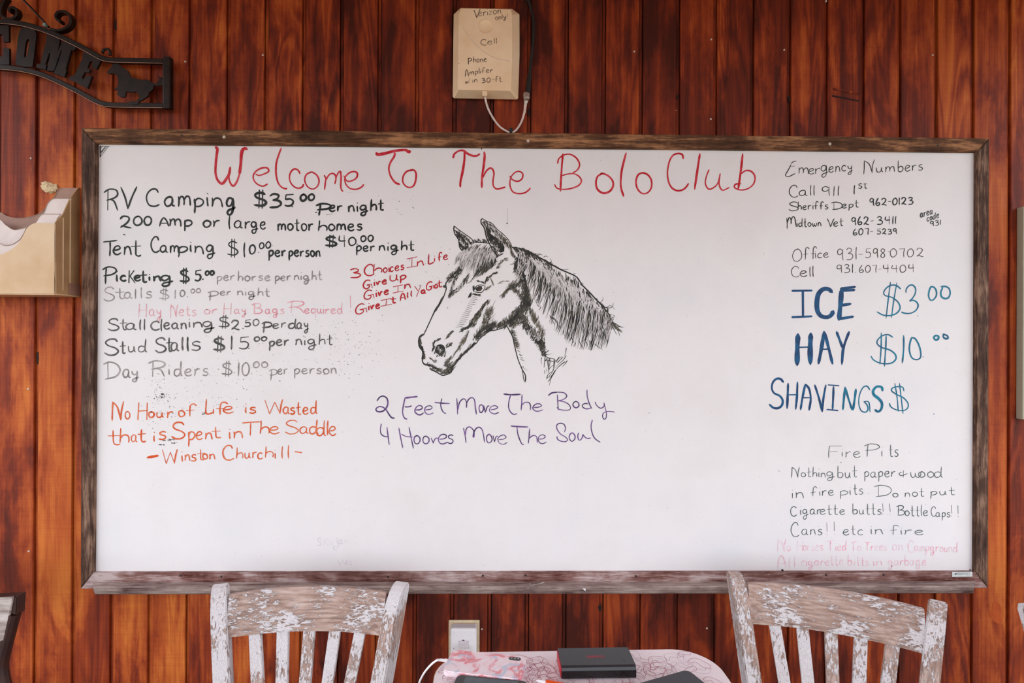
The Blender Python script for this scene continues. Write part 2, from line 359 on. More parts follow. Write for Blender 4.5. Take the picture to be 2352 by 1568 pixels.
# ---------------------------------------------------------------- handwriting: one pen stroke per ';'
GL = {
'a':"42 52 30 60 14 54 4 36 6 14 18 2 32 8 42 26 44 50;44 54 42 20 46 6 56 2",
'b':"6 100 4 50 6 4;6 40 18 56 36 54 46 34 40 10 22 0 6 8",
'c':"40 50 28 60 12 52 4 30 10 8 26 0 42 10",
'd':"44 48 28 58 10 50 4 28 10 6 26 2 40 16 46 40;50 100 46 50 48 14 56 0",
'e':"8 30 30 34 42 46 34 60 18 58 6 42 4 22 14 4 30 0 48 12",
'f':"46 88 34 100 20 92 16 60 16 0;0 52 36 56",
'g':"42 50 28 60 12 54 4 34 12 14 28 14 40 30 44 54;44 56 46 10 40 -30 22 -42 10 -30 18 -12 44 -4 60 2",
'h':"8 100 6 50 4 0;6 34 20 56 36 54 42 34 42 2",
'i':"6 56 6 20 8 0;6 84 8 81",
'j':"10 56 10 -10 0 -30;10 82 12 80",
'k':"6 100 6 0;38 60 8 28;12 32 40 0",
'l':"6 100 4 50 6 0",
'm':"4 58 6 30 4 0;6 34 16 56 28 54 32 30 32 6;32 34 44 56 58 54 62 30 64 0",
'n':"4 58 6 30 4 0;6 34 18 56 34 54 40 30 44 0",
'o':"24 60 8 50 4 26 14 4 30 2 44 20 42 44 26 60 20 58",
'p':"6 56 8 10 6 -40;6 38 20 58 40 52 44 30 30 8 8 4",
'q':"42 50 28 60 12 54 4 34 12 10 28 8 40 26;44 56 44 -40",
'r':"4 56 6 30 4 0;6 30 18 52 38 56",
's':"38 54 24 60 10 50 14 36 32 28 38 14 24 0 4 6",
't':"16 96 16 40 18 8 28 0 36 6;0 62 36 66",
'u':"4 58 4 24 12 2 28 6 36 28 38 56;38 56 38 20 46 2",
'v':"2 58 10 26 16 2;16 2 26 40 34 54 46 52",
'w':"4 56 8 16 18 2 28 18 30 46;30 46 34 14 46 2 58 24 60 56",
'x':"4 56 40 2;40 58 4 2",
'y':"4 58 8 34 22 24 36 34;40 58 38 10 30 -34 14 -40 8 -26 26 -8 48 0",
'z':"4 54 36 56;36 56 4 2;4 2 40 4",
'A':"4 0 10 60 22 96 30 100;30 100 44 60 54 0;10 36 50 38",
'B':"14 96 12 50 14 0;0 84 16 98 40 94 48 76 36 56 16 52;16 52 42 48 54 26 42 4 8 0",
'C':"52 78 44 96 26 98 8 74 4 40 16 8 38 0 58 12",
'D':"16 92 16 4;0 86 24 98 52 84 62 50 46 14 6 0",
'E':"44 98 8 92;8 92 10 50 6 2;10 52 36 56;6 2 20 -2 46 10",
'F':"8 98 6 50 6 0;6 98 50 100;8 52 36 54",
'G':"50 84 36 98 16 86 4 50 8 14 26 0 42 12 44 36 26 42;26 42 60 46;58 46 64 6",
'H':"8 98 4 0;48 98 46 0;6 50 48 54",
'I':"26 92 24 6;2 94 48 100;0 2 50 4",
'K':"8 98 6 0;44 98 10 48;16 52 50 0",
'L':"8 100 4 20 8 2 20 0 42 10",
'M':"4 98 8 50 8 0;8 46 20 88 32 96 42 70 42 36;42 60 52 92 66 98 78 70 88 0",
'N':"6 0 8 50 10 98;10 98 30 70 44 2;44 2 46 50 54 100",
'O':"34 96 14 84 2 44 12 8 32 2 52 26 54 64 40 92 26 90",
'P':"14 92 12 50 10 0;0 82 20 98 44 92 50 72 36 54 4 46",
'Q':"34 96 14 84 2 44 12 8 32 2 52 26 54 64 40 92 26 90;36 24 60 -6",
'R':"14 92 12 0;0 84 20 98 44 94 50 74 36 56 8 46;20 52 38 40 50 0",
'S':"52 84 42 98 22 98 8 80 16 60 44 44 56 24 44 4 20 0 2 14",
'T':"28 94 26 50 26 0;0 90 24 94 56 98",
'U':"4 98 4 30 18 2 40 6 50 40 52 96;52 96 54 20 64 2",
'V':"2 98 14 50 24 0;24 0 36 50 50 100",
'W':"2 96 20 0;20 0 40 80;40 80 60 2;60 2 66 60 72 100",
'Y':"2 98 24 52;48 98 14 0",
'$':"44 84 26 94 8 82 12 62 40 42 48 22 32 6 2 12;22 110 19 -8;34 110 32 -10",
'0':"26 98 8 80 2 44 10 8 26 2 42 26 44 64 32 92 20 96",
'1':"6 100 4 50 4 0",
'2':"4 74 16 96 36 94 44 74 32 40 6 4;6 4 14 18 30 8 52 0",
'3':"4 84 20 98 38 88 34 66 16 54;16 54 40 48 48 26 34 4 4 2",
'4':"8 96 4 60 14 50 44 54;36 98 38 0",
'5':"10 92 8 56;10 94 46 100;8 56 30 60 44 40 38 10 20 0 2 8",
'6':"28 100 10 60 4 26 14 2 32 4 40 22 30 38 10 26",
'7':"2 92 40 98;40 98 34 50 34 0",
'8':"40 84 22 98 8 82 14 62 36 40 38 14 22 0 6 16 14 40 34 62 40 84",
'9':"38 84 22 98 6 84 6 58 22 48 38 66;40 92 38 50 42 0",
'-':"0 42 26 44", '.':"2 4 5 2", '!':"4 100 6 28;4 4 6 2", '/':"30 100 0 0",
'&':"34 84 32 -4;22 60 6 44 10 22 30 20 58 44", "'":"4 100 2 84",
}
def parse(g): 
    out = []
    for st in GL[g].split(';'):
        v = [float(x) for x in st.split()]; out.append(list(zip(v[::2], v[1::2])))
    return out
def word(k, text, x0, x1, yb0, yb1, H, w, xh=.55, slant=0):
    if text == '.':
        k.stroke([(x0, yb0-w*.3), ((x0+x1)/2+.6, yb0-w*.5)], w*1.15, n=2); return
    X = 0; st = []
    for ch in text:
        g = parse(ch); wd = max(p[0] for s_ in g for p in s_)
        jy = random.uniform(-2.5, 2.5); js = random.uniform(.95, 1.06)
        for s_ in g:
            q = []
            for (x, y) in s_:
                if ch.islower():
                    y = y*xh/.60 if 0 <= y <= 60 else (xh*100+(y-60)/40*(100-xh*100) if y > 60 else y)
                x += random.uniform(-1.2, 1.2); y += random.uniform(-1.2, 1.2)
                q.append((X+x+slant*y, (y*js+jy)/100))
            st.append(q)
        X += wd + (15 if ch.islower() else 17)
    lo_ = min(p[0] for s_ in st for p in s_); hi = max(p[0] for s_ in st for p in s_)
    if hi-lo_ < 1: hi = lo_+1
    sx = (x1-x0)/(hi-lo_)
    if len(text) == 1 and text in '1l.!i': sx = min(sx, H/100*1.5)
    for s_ in st:
        pts = []
        for (x, y) in s_:
            u = (x-lo_)*sx; b = yb0+(yb1-yb0)*(u/max(x1-x0, 1)); pts.append((x0+u, b-y*H))
        k.stroke(pts, w*random.uniform(.88, 1.1), n=4)
def write(k, spec, w=2, xh=.55):
    for ln in spec.strip().split('\n'):
        f = ln.split(); t = f[0]; v = [float(x) for x in f[1:6]]
        word(k, t, v[0], v[1], v[2], v[3], v[4], float(f[6]) if len(f) > 6 else w, float(f[7]) if len(f) > 7 else xh, float(f[8]) if len(f) > 8 else 0)
def trace(k, ox, oy, sc, spec):
    """strokes copied at magnification sc: 'width x y x y ...' per line"""
    for ln in spec.strip().split('\n'):
        v = [float(x) for x in ln.split()]; w = v[0]/sc*1.08
        k.stroke([(ox+a/sc, oy+b/sc) for a, b in zip(v[1::2], v[2::2])], w)
# ================================================================ the setting
fl = link('floor', box((-3.0, -4.2, -.06), (3.0, .10, 0)), M['floor'], local=True); tag(fl, kind='structure')
gr = link('ground', box((-40, -60, -.30), (40, 12, -.16)), M['ground'], local=True); tag(gr, kind='structure')
ce = link('unseen_ceiling', box((-2.0, -3.8, 2.36), (2.0, .10, 2.42)), M['ceil'], local=True); tag(ce, kind='structure')  # out of view, cut back at the sides to shape the wall's light
wall = link('wall_back', box((-3.0, .012, 0), (3.0, .05, 2.36)), M['backing'], local=True); tag(wall, kind='structure')
s0, s1 = P(87, 20, 0), P(2319, 20, 0); b0 = P(79, 1500, 0)
PITCH = (s1.x-s0.x)/26; TILT = (s0.x-b0.x)/(s0.z-b0.z)
GW = .0115                                                     # width of the channel between two planks
def plank_mesh():
    w = PITCH; h0, h1 = 0.002, 2.358
    # section (x, y): face, small eased edges, recessed lip on the right that reaches under the next plank
    sec = [(0, .0119), (0, .0016), (.0012, 0), (w-GW-.0012, 0), (w-GW, .0016), (w-GW, .0119), (w-GW+.0017, .0119), (w-GW+.0019, .0070), (w-.0024, .0070), (w-.0020, .0119)]
    vs = [(x, y, z) for z in (h0, h1) for x, y in sec]; n = len(sec)
    fs = [(i, i+1, n+i+1, n+i) for i in range(n-1)] + [tuple(range(n, 2*n))]
    me = bpy.data.meshes.new('plank'); me.from_pydata(vs, [], fs); me.update(); me.materials.append(M['plank']); return me
pm = plank_mesh()
xb = s0.x - TILT*s0.z + GW*.5                                  # left edge of the first plank at the floor
WORN = {0:.55,-1:.5,-2:.55,1:.62,2:.6,3:.66,4:.56,5:.5,6:.46,7:.38,8:.30,9:.26,10:.22,11:.18,12:.14,13:.22,14:.2,15:.12,16:.16,17:.14,18:.34,19:.2,20:.32,21:.3,22:.46,23:.36,24:.34,25:.44,26:.5,27:.42}
for i in range(-16, 42):
    x = xb + (i-1)*PITCH
    if x < -2.9 or x > 2.85: continue
    o = bpy.data.objects.new('plank', pm); C.objects.link(o); o.parent = wall
    o.location = (x, 0, 0); o.rotation_euler = (0, math.atan(TILT), 0)
    o.color = (WORN.get(i, .4 + .1*math.sin(i*3.1)), 0, 0, 1)
# nails driven into the planks
for px, py in [(603,126),(425,141),(1457,118),(1634,90),(1802,114),(1633,273),(1898,2),(2143,126),(70,363),(64,893),(65,1266),(1107,1445),(1624,1443),(1553,253)]:
    link('nail', disc(px, py, -.0022, .0026 if px != 1553 else .0012, .004), M['nail'], wall)
# dark knot holes and a splintered patch
def blob(px, py, w, h, Y, seed, t=.002):
    r = random.Random(seed)
    return prism([(px+math.cos(a)*w/2*r.uniform(.75, 1.1), py+math.sin(a)*h/2*r.uniform(.8, 1.1)) for a in [2*math.pi*k/10 for k in range(10)]], Y, t)
for j, (px, py, w, h) in enumerate([(266,57,6,28),(1378,1396,8,18),(1206,4,8,7),(1214,258,5,20),(1556,222,5,10),(1813,226,4,16),(86,822,5,30)]):
    o = link('knot_hole', blob(px, py, w, h, -.0008 if j else .004, j, .003), M['backing'], wall); o['label'] = 'dark split knot in the plank joint'
link('splinter', prism([(1916,201),(1976,212),(1974,218),(1914,206)], -.002, .003, bev=.0008), M['plank'], wall).color = (.42, 0, 0, 1)
link('splinter', prism([(1912,218),(1973,230),(1973,233),(1911,221)], -.0012, .003, bev=.0006), M['backing'], wall)

link('bare_patch', prism([(2100+a/4.933, 1250+b/4.933) for a, b in [(838,735),(880,765),(890,660),(930,640),(975,680),(990,750),(980,800),(998,860),(960,905),(900,870),(858,810)]], -.0004, .0006), M['bare'], wall)['label'] = 'bare orange patch the stain missed'

# ================================================================ whiteboard
YB = -.0145                                                    # face of the writing surface
wb = empty('whiteboard', (0, -.01, P(1229, 1350, -.01).z), 'large whiteboard in a weathered wood frame, covered in coloured handwriting and a horse drawing', 'whiteboard')
tl, tr, br, bl = P(228,333,YB), P(2236,352,YB), P(2231,1309,YB), P(221,1311,YB)
link('panel', box((tl.x-.02, YB, bl.z-.02), (tr.x+.02, -.002, tl.z+.02)), M['board'], wb)
YF = -.026
def rail(a, b, c, d, mat, label=None):
    """mitred frame rail: outer edge a-b on the front face, inner edge c-d where it meets the board"""
    w = [P(*a, YF), P(*b, YF), P(*c, YB), P(*d, YB)]
    o = link('frame_rail', prism([(q.x, q.z) for q in w], YF, .025, True, .0022), M[mat], wb)
    if label: o['label'] = label
    return o
oTL, oTR, oBR, oBL = (186.5,293.5), (2273,317), (2270.5,1350.5), (184.5,1352)
iTL, iTR, iBR, iBL = (227.5,332), (2236.5,351.5), (2232.5,1309.5), (220.5,1311.5)
rail(oTL, oTR, iTR, iTL, 'frame_top', 'brown weathered top frame rail')
rail(oTR, oBR, iBR, iTR, 'frame_side'); rail(oBL, oTL, iTL, iBL, 'frame_side')
rail(oBR, oBL, iBL, iBR, 'frame_bottom', 'pinkish weathered bottom frame rail with red knots')
# pen tray: rounded trough strip in front of the bottom rail
def tray():
    zt = P(1200, 1335.5, YF).z; zf = P(1200, 1366.5, YF-.028).z
    prof = [(YF, zt), (YF-.007, zt-.0018), (YF-.018, zt-.0015), (YF-.028, zt+.0008), (YF-.032, zt-.002), (YF-.031, zt-.009), (YF-.026, zf+.004), (YF-.020, zf), (YF, zf)]
    xl = P(212, 1336, YF).x; xr = P(2239.5, 1334, YF).x; vs = []; n = len(prof)
    for s_, xx in ((1, xl), (-1, xr)):
        for y, z in prof: vs.append((xx + s_*max(0, (zt-z))*.15 + s_*max(0, -(y-YF))*.90, y, z))
    fs = [(i, (i+1) % n, n+(i+1) % n, n+i) for i in range(n)] + [tuple(range(n))[::-1], tuple(range(n, 2*n))]
    bm = bmesh.new(); bm.from_mesh(mesh(vs, fs)); return bm_mesh(bm)
o = link('marker_tray', tray(), M['tray'], wb); o['label'] = 'grey weathered wooden marker tray'
for px, py in [(514,314),(1213,323),(1907,330)]:
    link('screw', disc(px, py, YF-.002, .0042), M['nail'], wb)['label'] = 'pale screw head'
for px, py in [(417,310),(1113,321),(1464,326),(2155,333),(415,1322),(508,1324),(891,1325),(1109,1322),(1207,1321),(1461,1323),(1898,1320),(2030,1320),(1798,1310)]:
    link('screw', disc(px, py, YF-.001, .003), M['screw_dark'], wb)['label'] = 'dark screw head'
for px, py in [(2228.5,1308),(1106,341.5)]: link('screw', disc(px, py, YB-.0008, .0018, .001), M['screw_dark'], wb)

st = link('sticker', prism([(2187,1313),(2233,1312.5),(2233.5,1324),(2187,1324.5)], YF-.0006, .0006), M['sticker'], wb); st['label'] = 'white maker sticker on the bottom frame rail'
def flat(Y):
    return lambda x, y, off: P(x, y, Y-off)
k = Ink(flat(YF-.0009)); write(k, 'QUARTET 2199 2228 1319.8 1319.8 5.2 .7')
k.stroke([(2201,1322.3),(2215,1322.3)], .7); k.stroke([(2218,1322.3),(2225,1322.3)], .7); k.put('lettering', M['sticker_print'], st)
k = Ink(flat(YF-.001)); k.poly([(2192.5,1319.5),(2193.5,1316.8),(2197.4,1315.2),(2197.2,1318),(2195,1319.8)]); k.put('leaf_emblem', M['sticker_leaf'], st)

YI = YB-.0004
def lines(label, mat, w, spec='', xh=.55, tr=None, name='written_word', extra=None, gap=5.0):
    k = Ink(flat(YI))
    if spec: write(k, spec, w, xh)
    for t in (tr or []): trace(k, *t)
    if extra: extra(k)
    if name != 'written_word': return k.put(name, M[mat], wb, label)
    k.words(name, M[mat], wb, 'word in the '+label if not label.startswith('thick') else label, gap)
W1 = (470, 325, 5.88); W2 = (840, 325, 5.88); W3 = (1260, 335, 4.704)
lines('big red heading', 'ink_red', 4, gap=17, tr=[
(*W1, """32 145 75 172 100 160 200 148 330 148 430 170 510 215 562 250 560 295 500 330 440 346 345
24 346 345 327 450 335 530 368 590 400 592 440 530 470 440
40 470 440 488 300 495 180 512 115 545 92 572 105
20 690 440 740 457 820 430 865 400 850 360 800 352 730 375 680 415 655 470 670 530 720 580 790 602 850 572
22 1035 85 1000 180 970 280 962 400 975 500 1000 570 1040 615 1090 637 1110 630
20 1288 435 1260 385 1210 370 1165 410 1145 480 1160 550 1210 610 1270 630 1320 610 1335 575
18 1440 412 1380 440 1352 500 1365 570 1410 625 1470 640 1525 600 1545 530 1520 460 1460 415 1420 415
18 1615 455 1635 500 1628 570 1620 650
20 1635 520 1680 450 1730 430 1768 460 1772 510 1758 572
20 1772 490 1800 430 1832 402 1842 480 1838 600 1848 650 1868 672
20 1880 460 1920 530 1980 532 2050 490 2062 430 2020 405 1950 425 1895 490 1905 570 1960 630 2040 645 2110 620 2150 580"""),
(*W2, """36 142 150 165 175 260 160 400 125 530 113 575 138 603 130
24 392 148 385 200 335 280 312 360 330 450 370 520 410 560 460 578
21 640 385 560 400 510 460 500 540 540 600 600 620 650 590 675 520 680 430 650 385 600 382
26 1180 222 1200 165 1260 125 1320 122 1380 165 1450 193 1510 188 1538 165
29 1335 130 1332 250 1310 400 1280 540 1278 612
28 1600 140 1606 200 1590 350 1570 480 1568 622
20 1580 490 1620 410 1670 362 1710 370 1732 430 1720 520 1725 600 1770 640 1830 630 1885 614
18 1945 465 1980 512 2050 537 2112 500 2118 430 2060 402 2000 430 1955 500 1950 600 1990 680 2070 703 2150 690 2205 650 2222 625"""),
(*W3, """19 155 85 145 200 135 350 128 490
15 98 190 110 140 160 100 230 90 300 130 335 200 310 260 260 292
14 150 320 200 305 270 300 330 330 355 380 320 430 240 460 150 470 90 455 65 415
20 585 297 530 330 512 400 530 470 590 510 660 490 698 430 688 370 640 320 580 297 556 312
20 838 75 815 160 790 270 780 380 785 460 812 545
17 1025 288 970 310 945 380 960 460 1010 512 1070 505 1110 450 1110 370 1070 310 1010 287
17 1455 138 1445 95 1400 82 1345 102 1305 170 1285 280 1295 380 1330 450 1390 483 1450 473 1490 440 1512 405
22 1635 85 1610 250 1578 468
14 1735 255 1705 330 1695 410 1730 465 1780 452 1830 400 1855 297
14 1855 297 1842 400 1860 460 1890 478 1955 447
22 2098 85 2080 250 2050 468
15 2080 300 2130 267 2190 275 2230 330 2215 410 2150 463 2070 475 2010 450 2020 415 2078 408""")])
lines('black line pricing RV camping', 'ink_black', 4.2, """
R 239 270 482.5 482.5 51 4
V 277.5 314 479.5 479.5 47 4
C 336.5 366 474.5 474.5 42 4
am 378 437 476 472 36 4 .60
p 446 467 476 476 34 4 .60
in 475.5 511 473.5 475 34 4 .60
g 520.5 540 478 476 36 5 .66
$ 584 611 474 474 34 6
3 620 645.5 476 476 31 5.5
5 654 673.5 473 473 27 5
. 671 673 476 476 10 4
00 690 721.5 462 460 15 4.8
P 726 760 494 494 27 4.5
er 757 786 485 485 23 4 .58
night 801 881 487 482 25 4 .55
. 725 728 489 489 5 4""")
lines('black line about large motor homes', 'ink_black', 3.8, """
2 276 301 523 523 27
0 306.5 325.5 518 518 22
0 331 347.5 517.5 517.5 21
A 366.5 387.5 519 519 20
mp 390 440.5 518 521 26 3.8 .60
or 467 504.5 522 521 27 3.8 .58
l 526 528 525.5 525.5 31
ar 538.5 575 524 524 27 3.4 .60
ge 577 610 524 526 25 3.6 .60
motor 638.5 719 529 529 26 3.8 .58
h 731.5 751 530 530 22
omes 755 831 529 529 25 3.8 .58""")
lines('black line pricing tent camping', 'ink_black', 3.5, """
$ 747.5 772.5 566 566 24 4.6
4 779 793.5 566 566 27
0 801 817 563.5 563.5 20
. 819.5 821.5 562 562 5
00 829 857 554.5 553.5 14
per 819 860.5 577 576 22 3.6 .55
night 871 951 576 574 22 3.6 .50
T 237 269 588 588 35
en 260.5 301 585 585 33 3.6 .58
t 301.5 323.5 588 588 38
C 347 366.5 580 580 36 4
am 368.5 410 579 580 27 3.6 .60
p 410 430 580 580 26 3.6 .60
in 437.5 467 578 583 27 3.6 .60
g 474 494 581 581 28 3.6 .62
$ 522 546 587 587 34
1 560.5 563.5 590 590 33 3.4
0 573 586 583 583 22
. 593.5 595 580.5 580.5 5 2.6
00 596 621 571.5 569 15 3.2
per 617.5 656 588 588 24 4 .56
person 664 735 588 589 24 3.8 .54""")
lines('black line pricing picketing', 'ink_black', 4.6, """
P 235.5 267 651 651 38 3.8
i 268 270 646.5 646.5 28
c 277 289.5 645 645 22
K 296 310 649 649 28
e 309.5 323 645 645 22
t 322 337 648 648 26
i 343 345 644 644 17
n 353 369 645 645 21
g 370 397 647 646 24 4
$ 413.5 434 649 649 30 5
5 447.5 461.5 645 645 24
. 465 466.5 643 643 5
00 472 491 632 631 10 4.4""")
lines('faded grey words after the picketing price', 'ink_grey', 3, """
per 499 538.5 645 643 21 3 .52
horse 547 620.5 645 644 23 3 .48
per 632.5 667.5 645 643 21 3 .52
night 676 739.5 643 642 21 3 .48""")
lines('faded grey line pricing stalls', 'ink_grey', 2.7, """
S 238 262.5 691 691 31
t 265.5 286 686 686 25
a 286 303.5 685.5 685.5 24 2.7 .60
l 311 314 685.5 685.5 23
l 324 328.5 684 684 24
s 335 348 684 684 25 2.7 .58
$ 366 387.5 687 687 24
1 402 405 685 685 20
0 413.5 424 680.5 680.5 16
. 430 431.5 682 682 5
00 438.5 460 673 672 9.5
P 477.5 501 690 690 22
er 506 530 678 678 18 2.7 .52
night 545.5 619 678 680 20 2.7 .50""")
lines('faded pink line about hay nets and hay bags', 'ink_pink', 2.5, """
H 318.5 336.5 728 728 31 2.8
ay 343 370.5 726 726 25 2.4 .58
N 391.5 408 728.5 728.5 31
ets 411.5 449.5 724.5 724.5 24 2.4 .54
or 469.5 498 721.5 720 20 2.4 .52
H 513.5 531 722 722 26 2.8
ay 538 565.5 720 720 19 2.4 .56
B 578 602.5 719.5 719.5 23
ags 609.5 652 720.5 720.5 20 2.4 .54
R 659 698.5 719.5 719.5 28
equired 700 787 720 720 25 2.4 .45
! 804.5 809 716.5 716.5 36 3.2""")
lines('dark grey line pricing stall cleaning', 'ink_dim', 3.4, """
S 248 273 759 759 28
t 275.5 291 757.5 757.5 25
all 289.5 332 757 757 24 3.4 .58
c 346.5 367 758.5 758.5 35 3.4 .60
l 370 373.5 760 760 27
ean 377 427.5 756 755 24 3.4 .58
i 434.5 436.5 751 751 22
n 444.5 464.5 751.5 751.5 22
g 466 492.5 752 752 27
$ 502.5 525.5 752 752 24 3.6
2 532 550 757 757 23
. 557.5 559 755.5 755.5 5
50 562 594.5 750 747 16 3
P 601.5 624 763 763 24
er 627 656.5 754 752 22 3 .5
d 663 681 755 755 22
ay 682 709 755 755 24 3 .55""")
lines('dark grey line pricing stud stalls', 'ink_dim', 3.4, """
S 240 271.5 816 816 39 4
t 276 288 810.5 810.5 30 4
ud 295 337 808 808 31 3 .48
S 356.5 381 808.5 808.5 34 3.6
t 382.5 395 807 807 33 4.2
a 393 411 805 805 32 3.2 .56
l 418.5 424 803.5 803.5 30 4
l 430.5 436 805.5 805.5 33 4
s 440 460 805.5 805.5 34 3.6 .62
$ 490.5 515 805 805 30 5
1 531.5 533.5 803 803 30
5 549 571 800.5 800.5 27
. 571 573 801 801 5
00 584.5 612.5 783.5 782.5 10 3.6
per 619 663 795 792 25 3.6 .50
n 679.5 693 792 792 26 2.8 .55
ight 700 764 792 791 25 2.8 .50""")
lines('faded grey line pricing day riders', 'ink_grey', 3.4, """
D 238 275.5 871 871 38
a 282.5 299.5 868 868 32 3.4 .58
y 303 318 866 866 26 3.4 .58
R 340.5 378.5 865 865 36
i 388 391 860.5 860.5 24
ders 400 477.5 863 862 32 3.2 .50
$ 509.5 532.5 861 861 31
. 538 539.5 857 857 6
1 547.5 550 863 863 31
0 556 572 863 863 30
. 577 578.5 859.5 859.5 5
00 582 614 844.5 844 14 3
P 618 636.5 873.5 873.5 25 2.6
er 638.5 660 860 858 22 2.6 .52
person 676.5 772 859 858 24 2.8 .52""")
lines('first orange quotation line', 'ink_orange', 3.2, """
N 257.5 283.5 965 965 41 3.4
o 287.5 298 961.5 961.5 30
H 316.5 338 963 963 37 4.2
o 341.5 353.5 958.5 958.5 24 3.6
u 360 375 958.5 958.5 24
r 384.5 397 959 959 28 3.6
o 410.5 424 956.5 956.5 27
f 428 451 955 955 28
L 472.5 489.5 950.5 950.5 32
i 490 494 950.5 950.5 22 3
f 497 523 951.5 951.5 28
e 513 536 949.5 949.5 27 3 .58
is 564 587 948.5 948.5 25
W 608.5 649 950 950 33
a 650.5 665 950 950 28 3.2 .58
sted 667 728 951.5 950 30 3.2 .50""")
lines('second orange quotation line', 'ink_orange', 3.1, """
t 248 276 1021 1021 35
h 275.5 296 1016.5 1016.5 33
a 301.5 315 1014.5 1014.5 28 2.6 .58
t 317 334.5 1013.5 1013.5 28 3.8
i 353.5 356 1013 1013 27
s 364.5 380.5 1009 1009 32
S 394 424.5 1007 1007 37 3.6
p 433 447 1010 1010 34
e 451 465 1009 1009 31
n 472 487 1008 1008 27
t 486 507 1005 1005 26
in 527 557 1007 1006 26 3.2 .60
T 556 598 1000 1000 32 2.8
h 597.5 618 996 996 29
e 619.5 641.5 995.5 995.5 27 3 .58
S 655 685 995.5 995.5 33 2.8
a 689 708.5 996 996 28 3 .58
d 711 731 997 997 32
d 727 748 1000 1000 34
l 752 754.5 999 999 32
e 756 771.5 1000 1000 31 3 .60""")
lines('orange signature line under the quotation', 'ink_orange', 2.9, """
W 373 407 1064 1064 34 3.4
i 417.5 420 1059.5 1059.5 27
n 425 436 1057.5 1057.5 24
s 439 450 1059 1059 26
t 453 470 1055.5 1055.5 24 2.4
on 465.5 493.5 1054 1055 22
C 512 537 1057 1057 33
h 543 557.5 1052 1052 25 2.6
ur 562.5 590 1052.5 1051 26 2.6
c 592 603 1053.5 1053.5 25
h 609.5 627.5 1050.5 1050.5 24 2.6
i 632 637.5 1052 1052 24
l 647.5 657 1052 1052 28
l 662 668.5 1052.5 1052.5 29""", extra=lambda k: (k.stroke([(338,1050.5),(350,1048.5),(363,1046)], 6), k.stroke([(678,1037),(692.5,1039)], 5)))
lines('small crimson slanted verse left of the horse', 'ink_crimson', 2.9, """
3 804.5 828 638 638 22
C 837 859.5 635 632 26
h 858 877 629 626 21 3.0
oi 880.5 894 626 624 20 2.9 .52
ces 896 927.5 624 618 20 2.9 .52
I 934.5 958 614.5 611 21
n 958.5 973 611 609 20
L 984 996 606 604 22 3.2
i 998 1000.5 600.5 600 15
fe 1005.5 1028.5 600 595 20 2.9 .52
G 834.5 855 663.5 661 21
ive 860 888 656 651 17 3.2 .52
U 896 915 645.5 643 14
p 919.5 932 643 641 18 3.4 .6
G 836.5 859 688 685 22
ive 864 893 681 675 18 3.4 .55
I 902.5 926 673 669 16
n 929 943 663 661 16 3.4 .6
G 817 843 723 718 23
ive 847 872 712 707.5 18 3.4 .52
I 874 900 703.5 699 15
t 898 909 696.5 695 15 3.6
A 919.5 931 691 688 16 3.2
ll 936 945.5 684.5 681 13 3.4
Y 952.5 967 681 678 23 3
a 968 977.5 674 673 14 3.6
G 979.5 997 667 664 19
o 998 1005 661.5 660.5 14 3.2
t 1004 1015 660 658 16""")
lines('upper purple line', 'ink_purple', 2.6, """
e 953 973 951.5 951.5 37 2.6 .58
e 975.5 996 952 952 35 2.4 .58
o 1100.5 1110 947.5 947.5 34 2.4
v 1111 1124 949 949 33 2.4
e 1124.5 1146 949 949 35 2.4
h 1197 1218.5 942 942 34
e 1224 1246.5 944.5 944.5 30
o 1316 1329.5 936.5 936.5 26""", tr=[(850, 890, 7.84, """
24 125 238 170 175 235 152 300 190 320 270 300 350 250 410 180 435 120 420 108 380 160 342 230 352 290 400 340 480 390 540 440 547
28 625 185 740 172 852 160
20 628 190 600 320 585 430 600 510 630 555 668 566
22 628 345 690 345 750 328
22 1165 265 1280 278 1432 286
18 1292 195 1272 300 1290 390 1330 450 1368 462
17 1562 190 1570 320 1576 478
19 1580 400 1610 270 1670 205 1715 215 1738 280 1734 360
19 1740 275 1780 205 1835 180 1880 220 1895 350 1915 480"""), (1130, 890, 7.84, """
26 212 115 350 128 512 120
19 332 140 305 250 300 350 330 430 390 480 450 468
24 1015 140 1080 95 1180 80
18 1180 80 1290 90 1345 140 1320 190 1250 225 1190 235
17 1178 125 1185 260 1192 400
15 1195 235 1300 255 1380 300 1415 360 1390 400 1300 405 1210 390 1172 355
18 1725 290 1680 285 1630 310 1640 355 1710 382 1780 365
18 1712 40 1715 150 1750 280 1798 378
17 1858 258 1880 310 1940 365 1990 360 2020 320 2018 270
15 2018 270 2035 350 2060 450 2055 540 2020 568 1992 520 2005 460 2060 432 2130 428 2215 440""")])
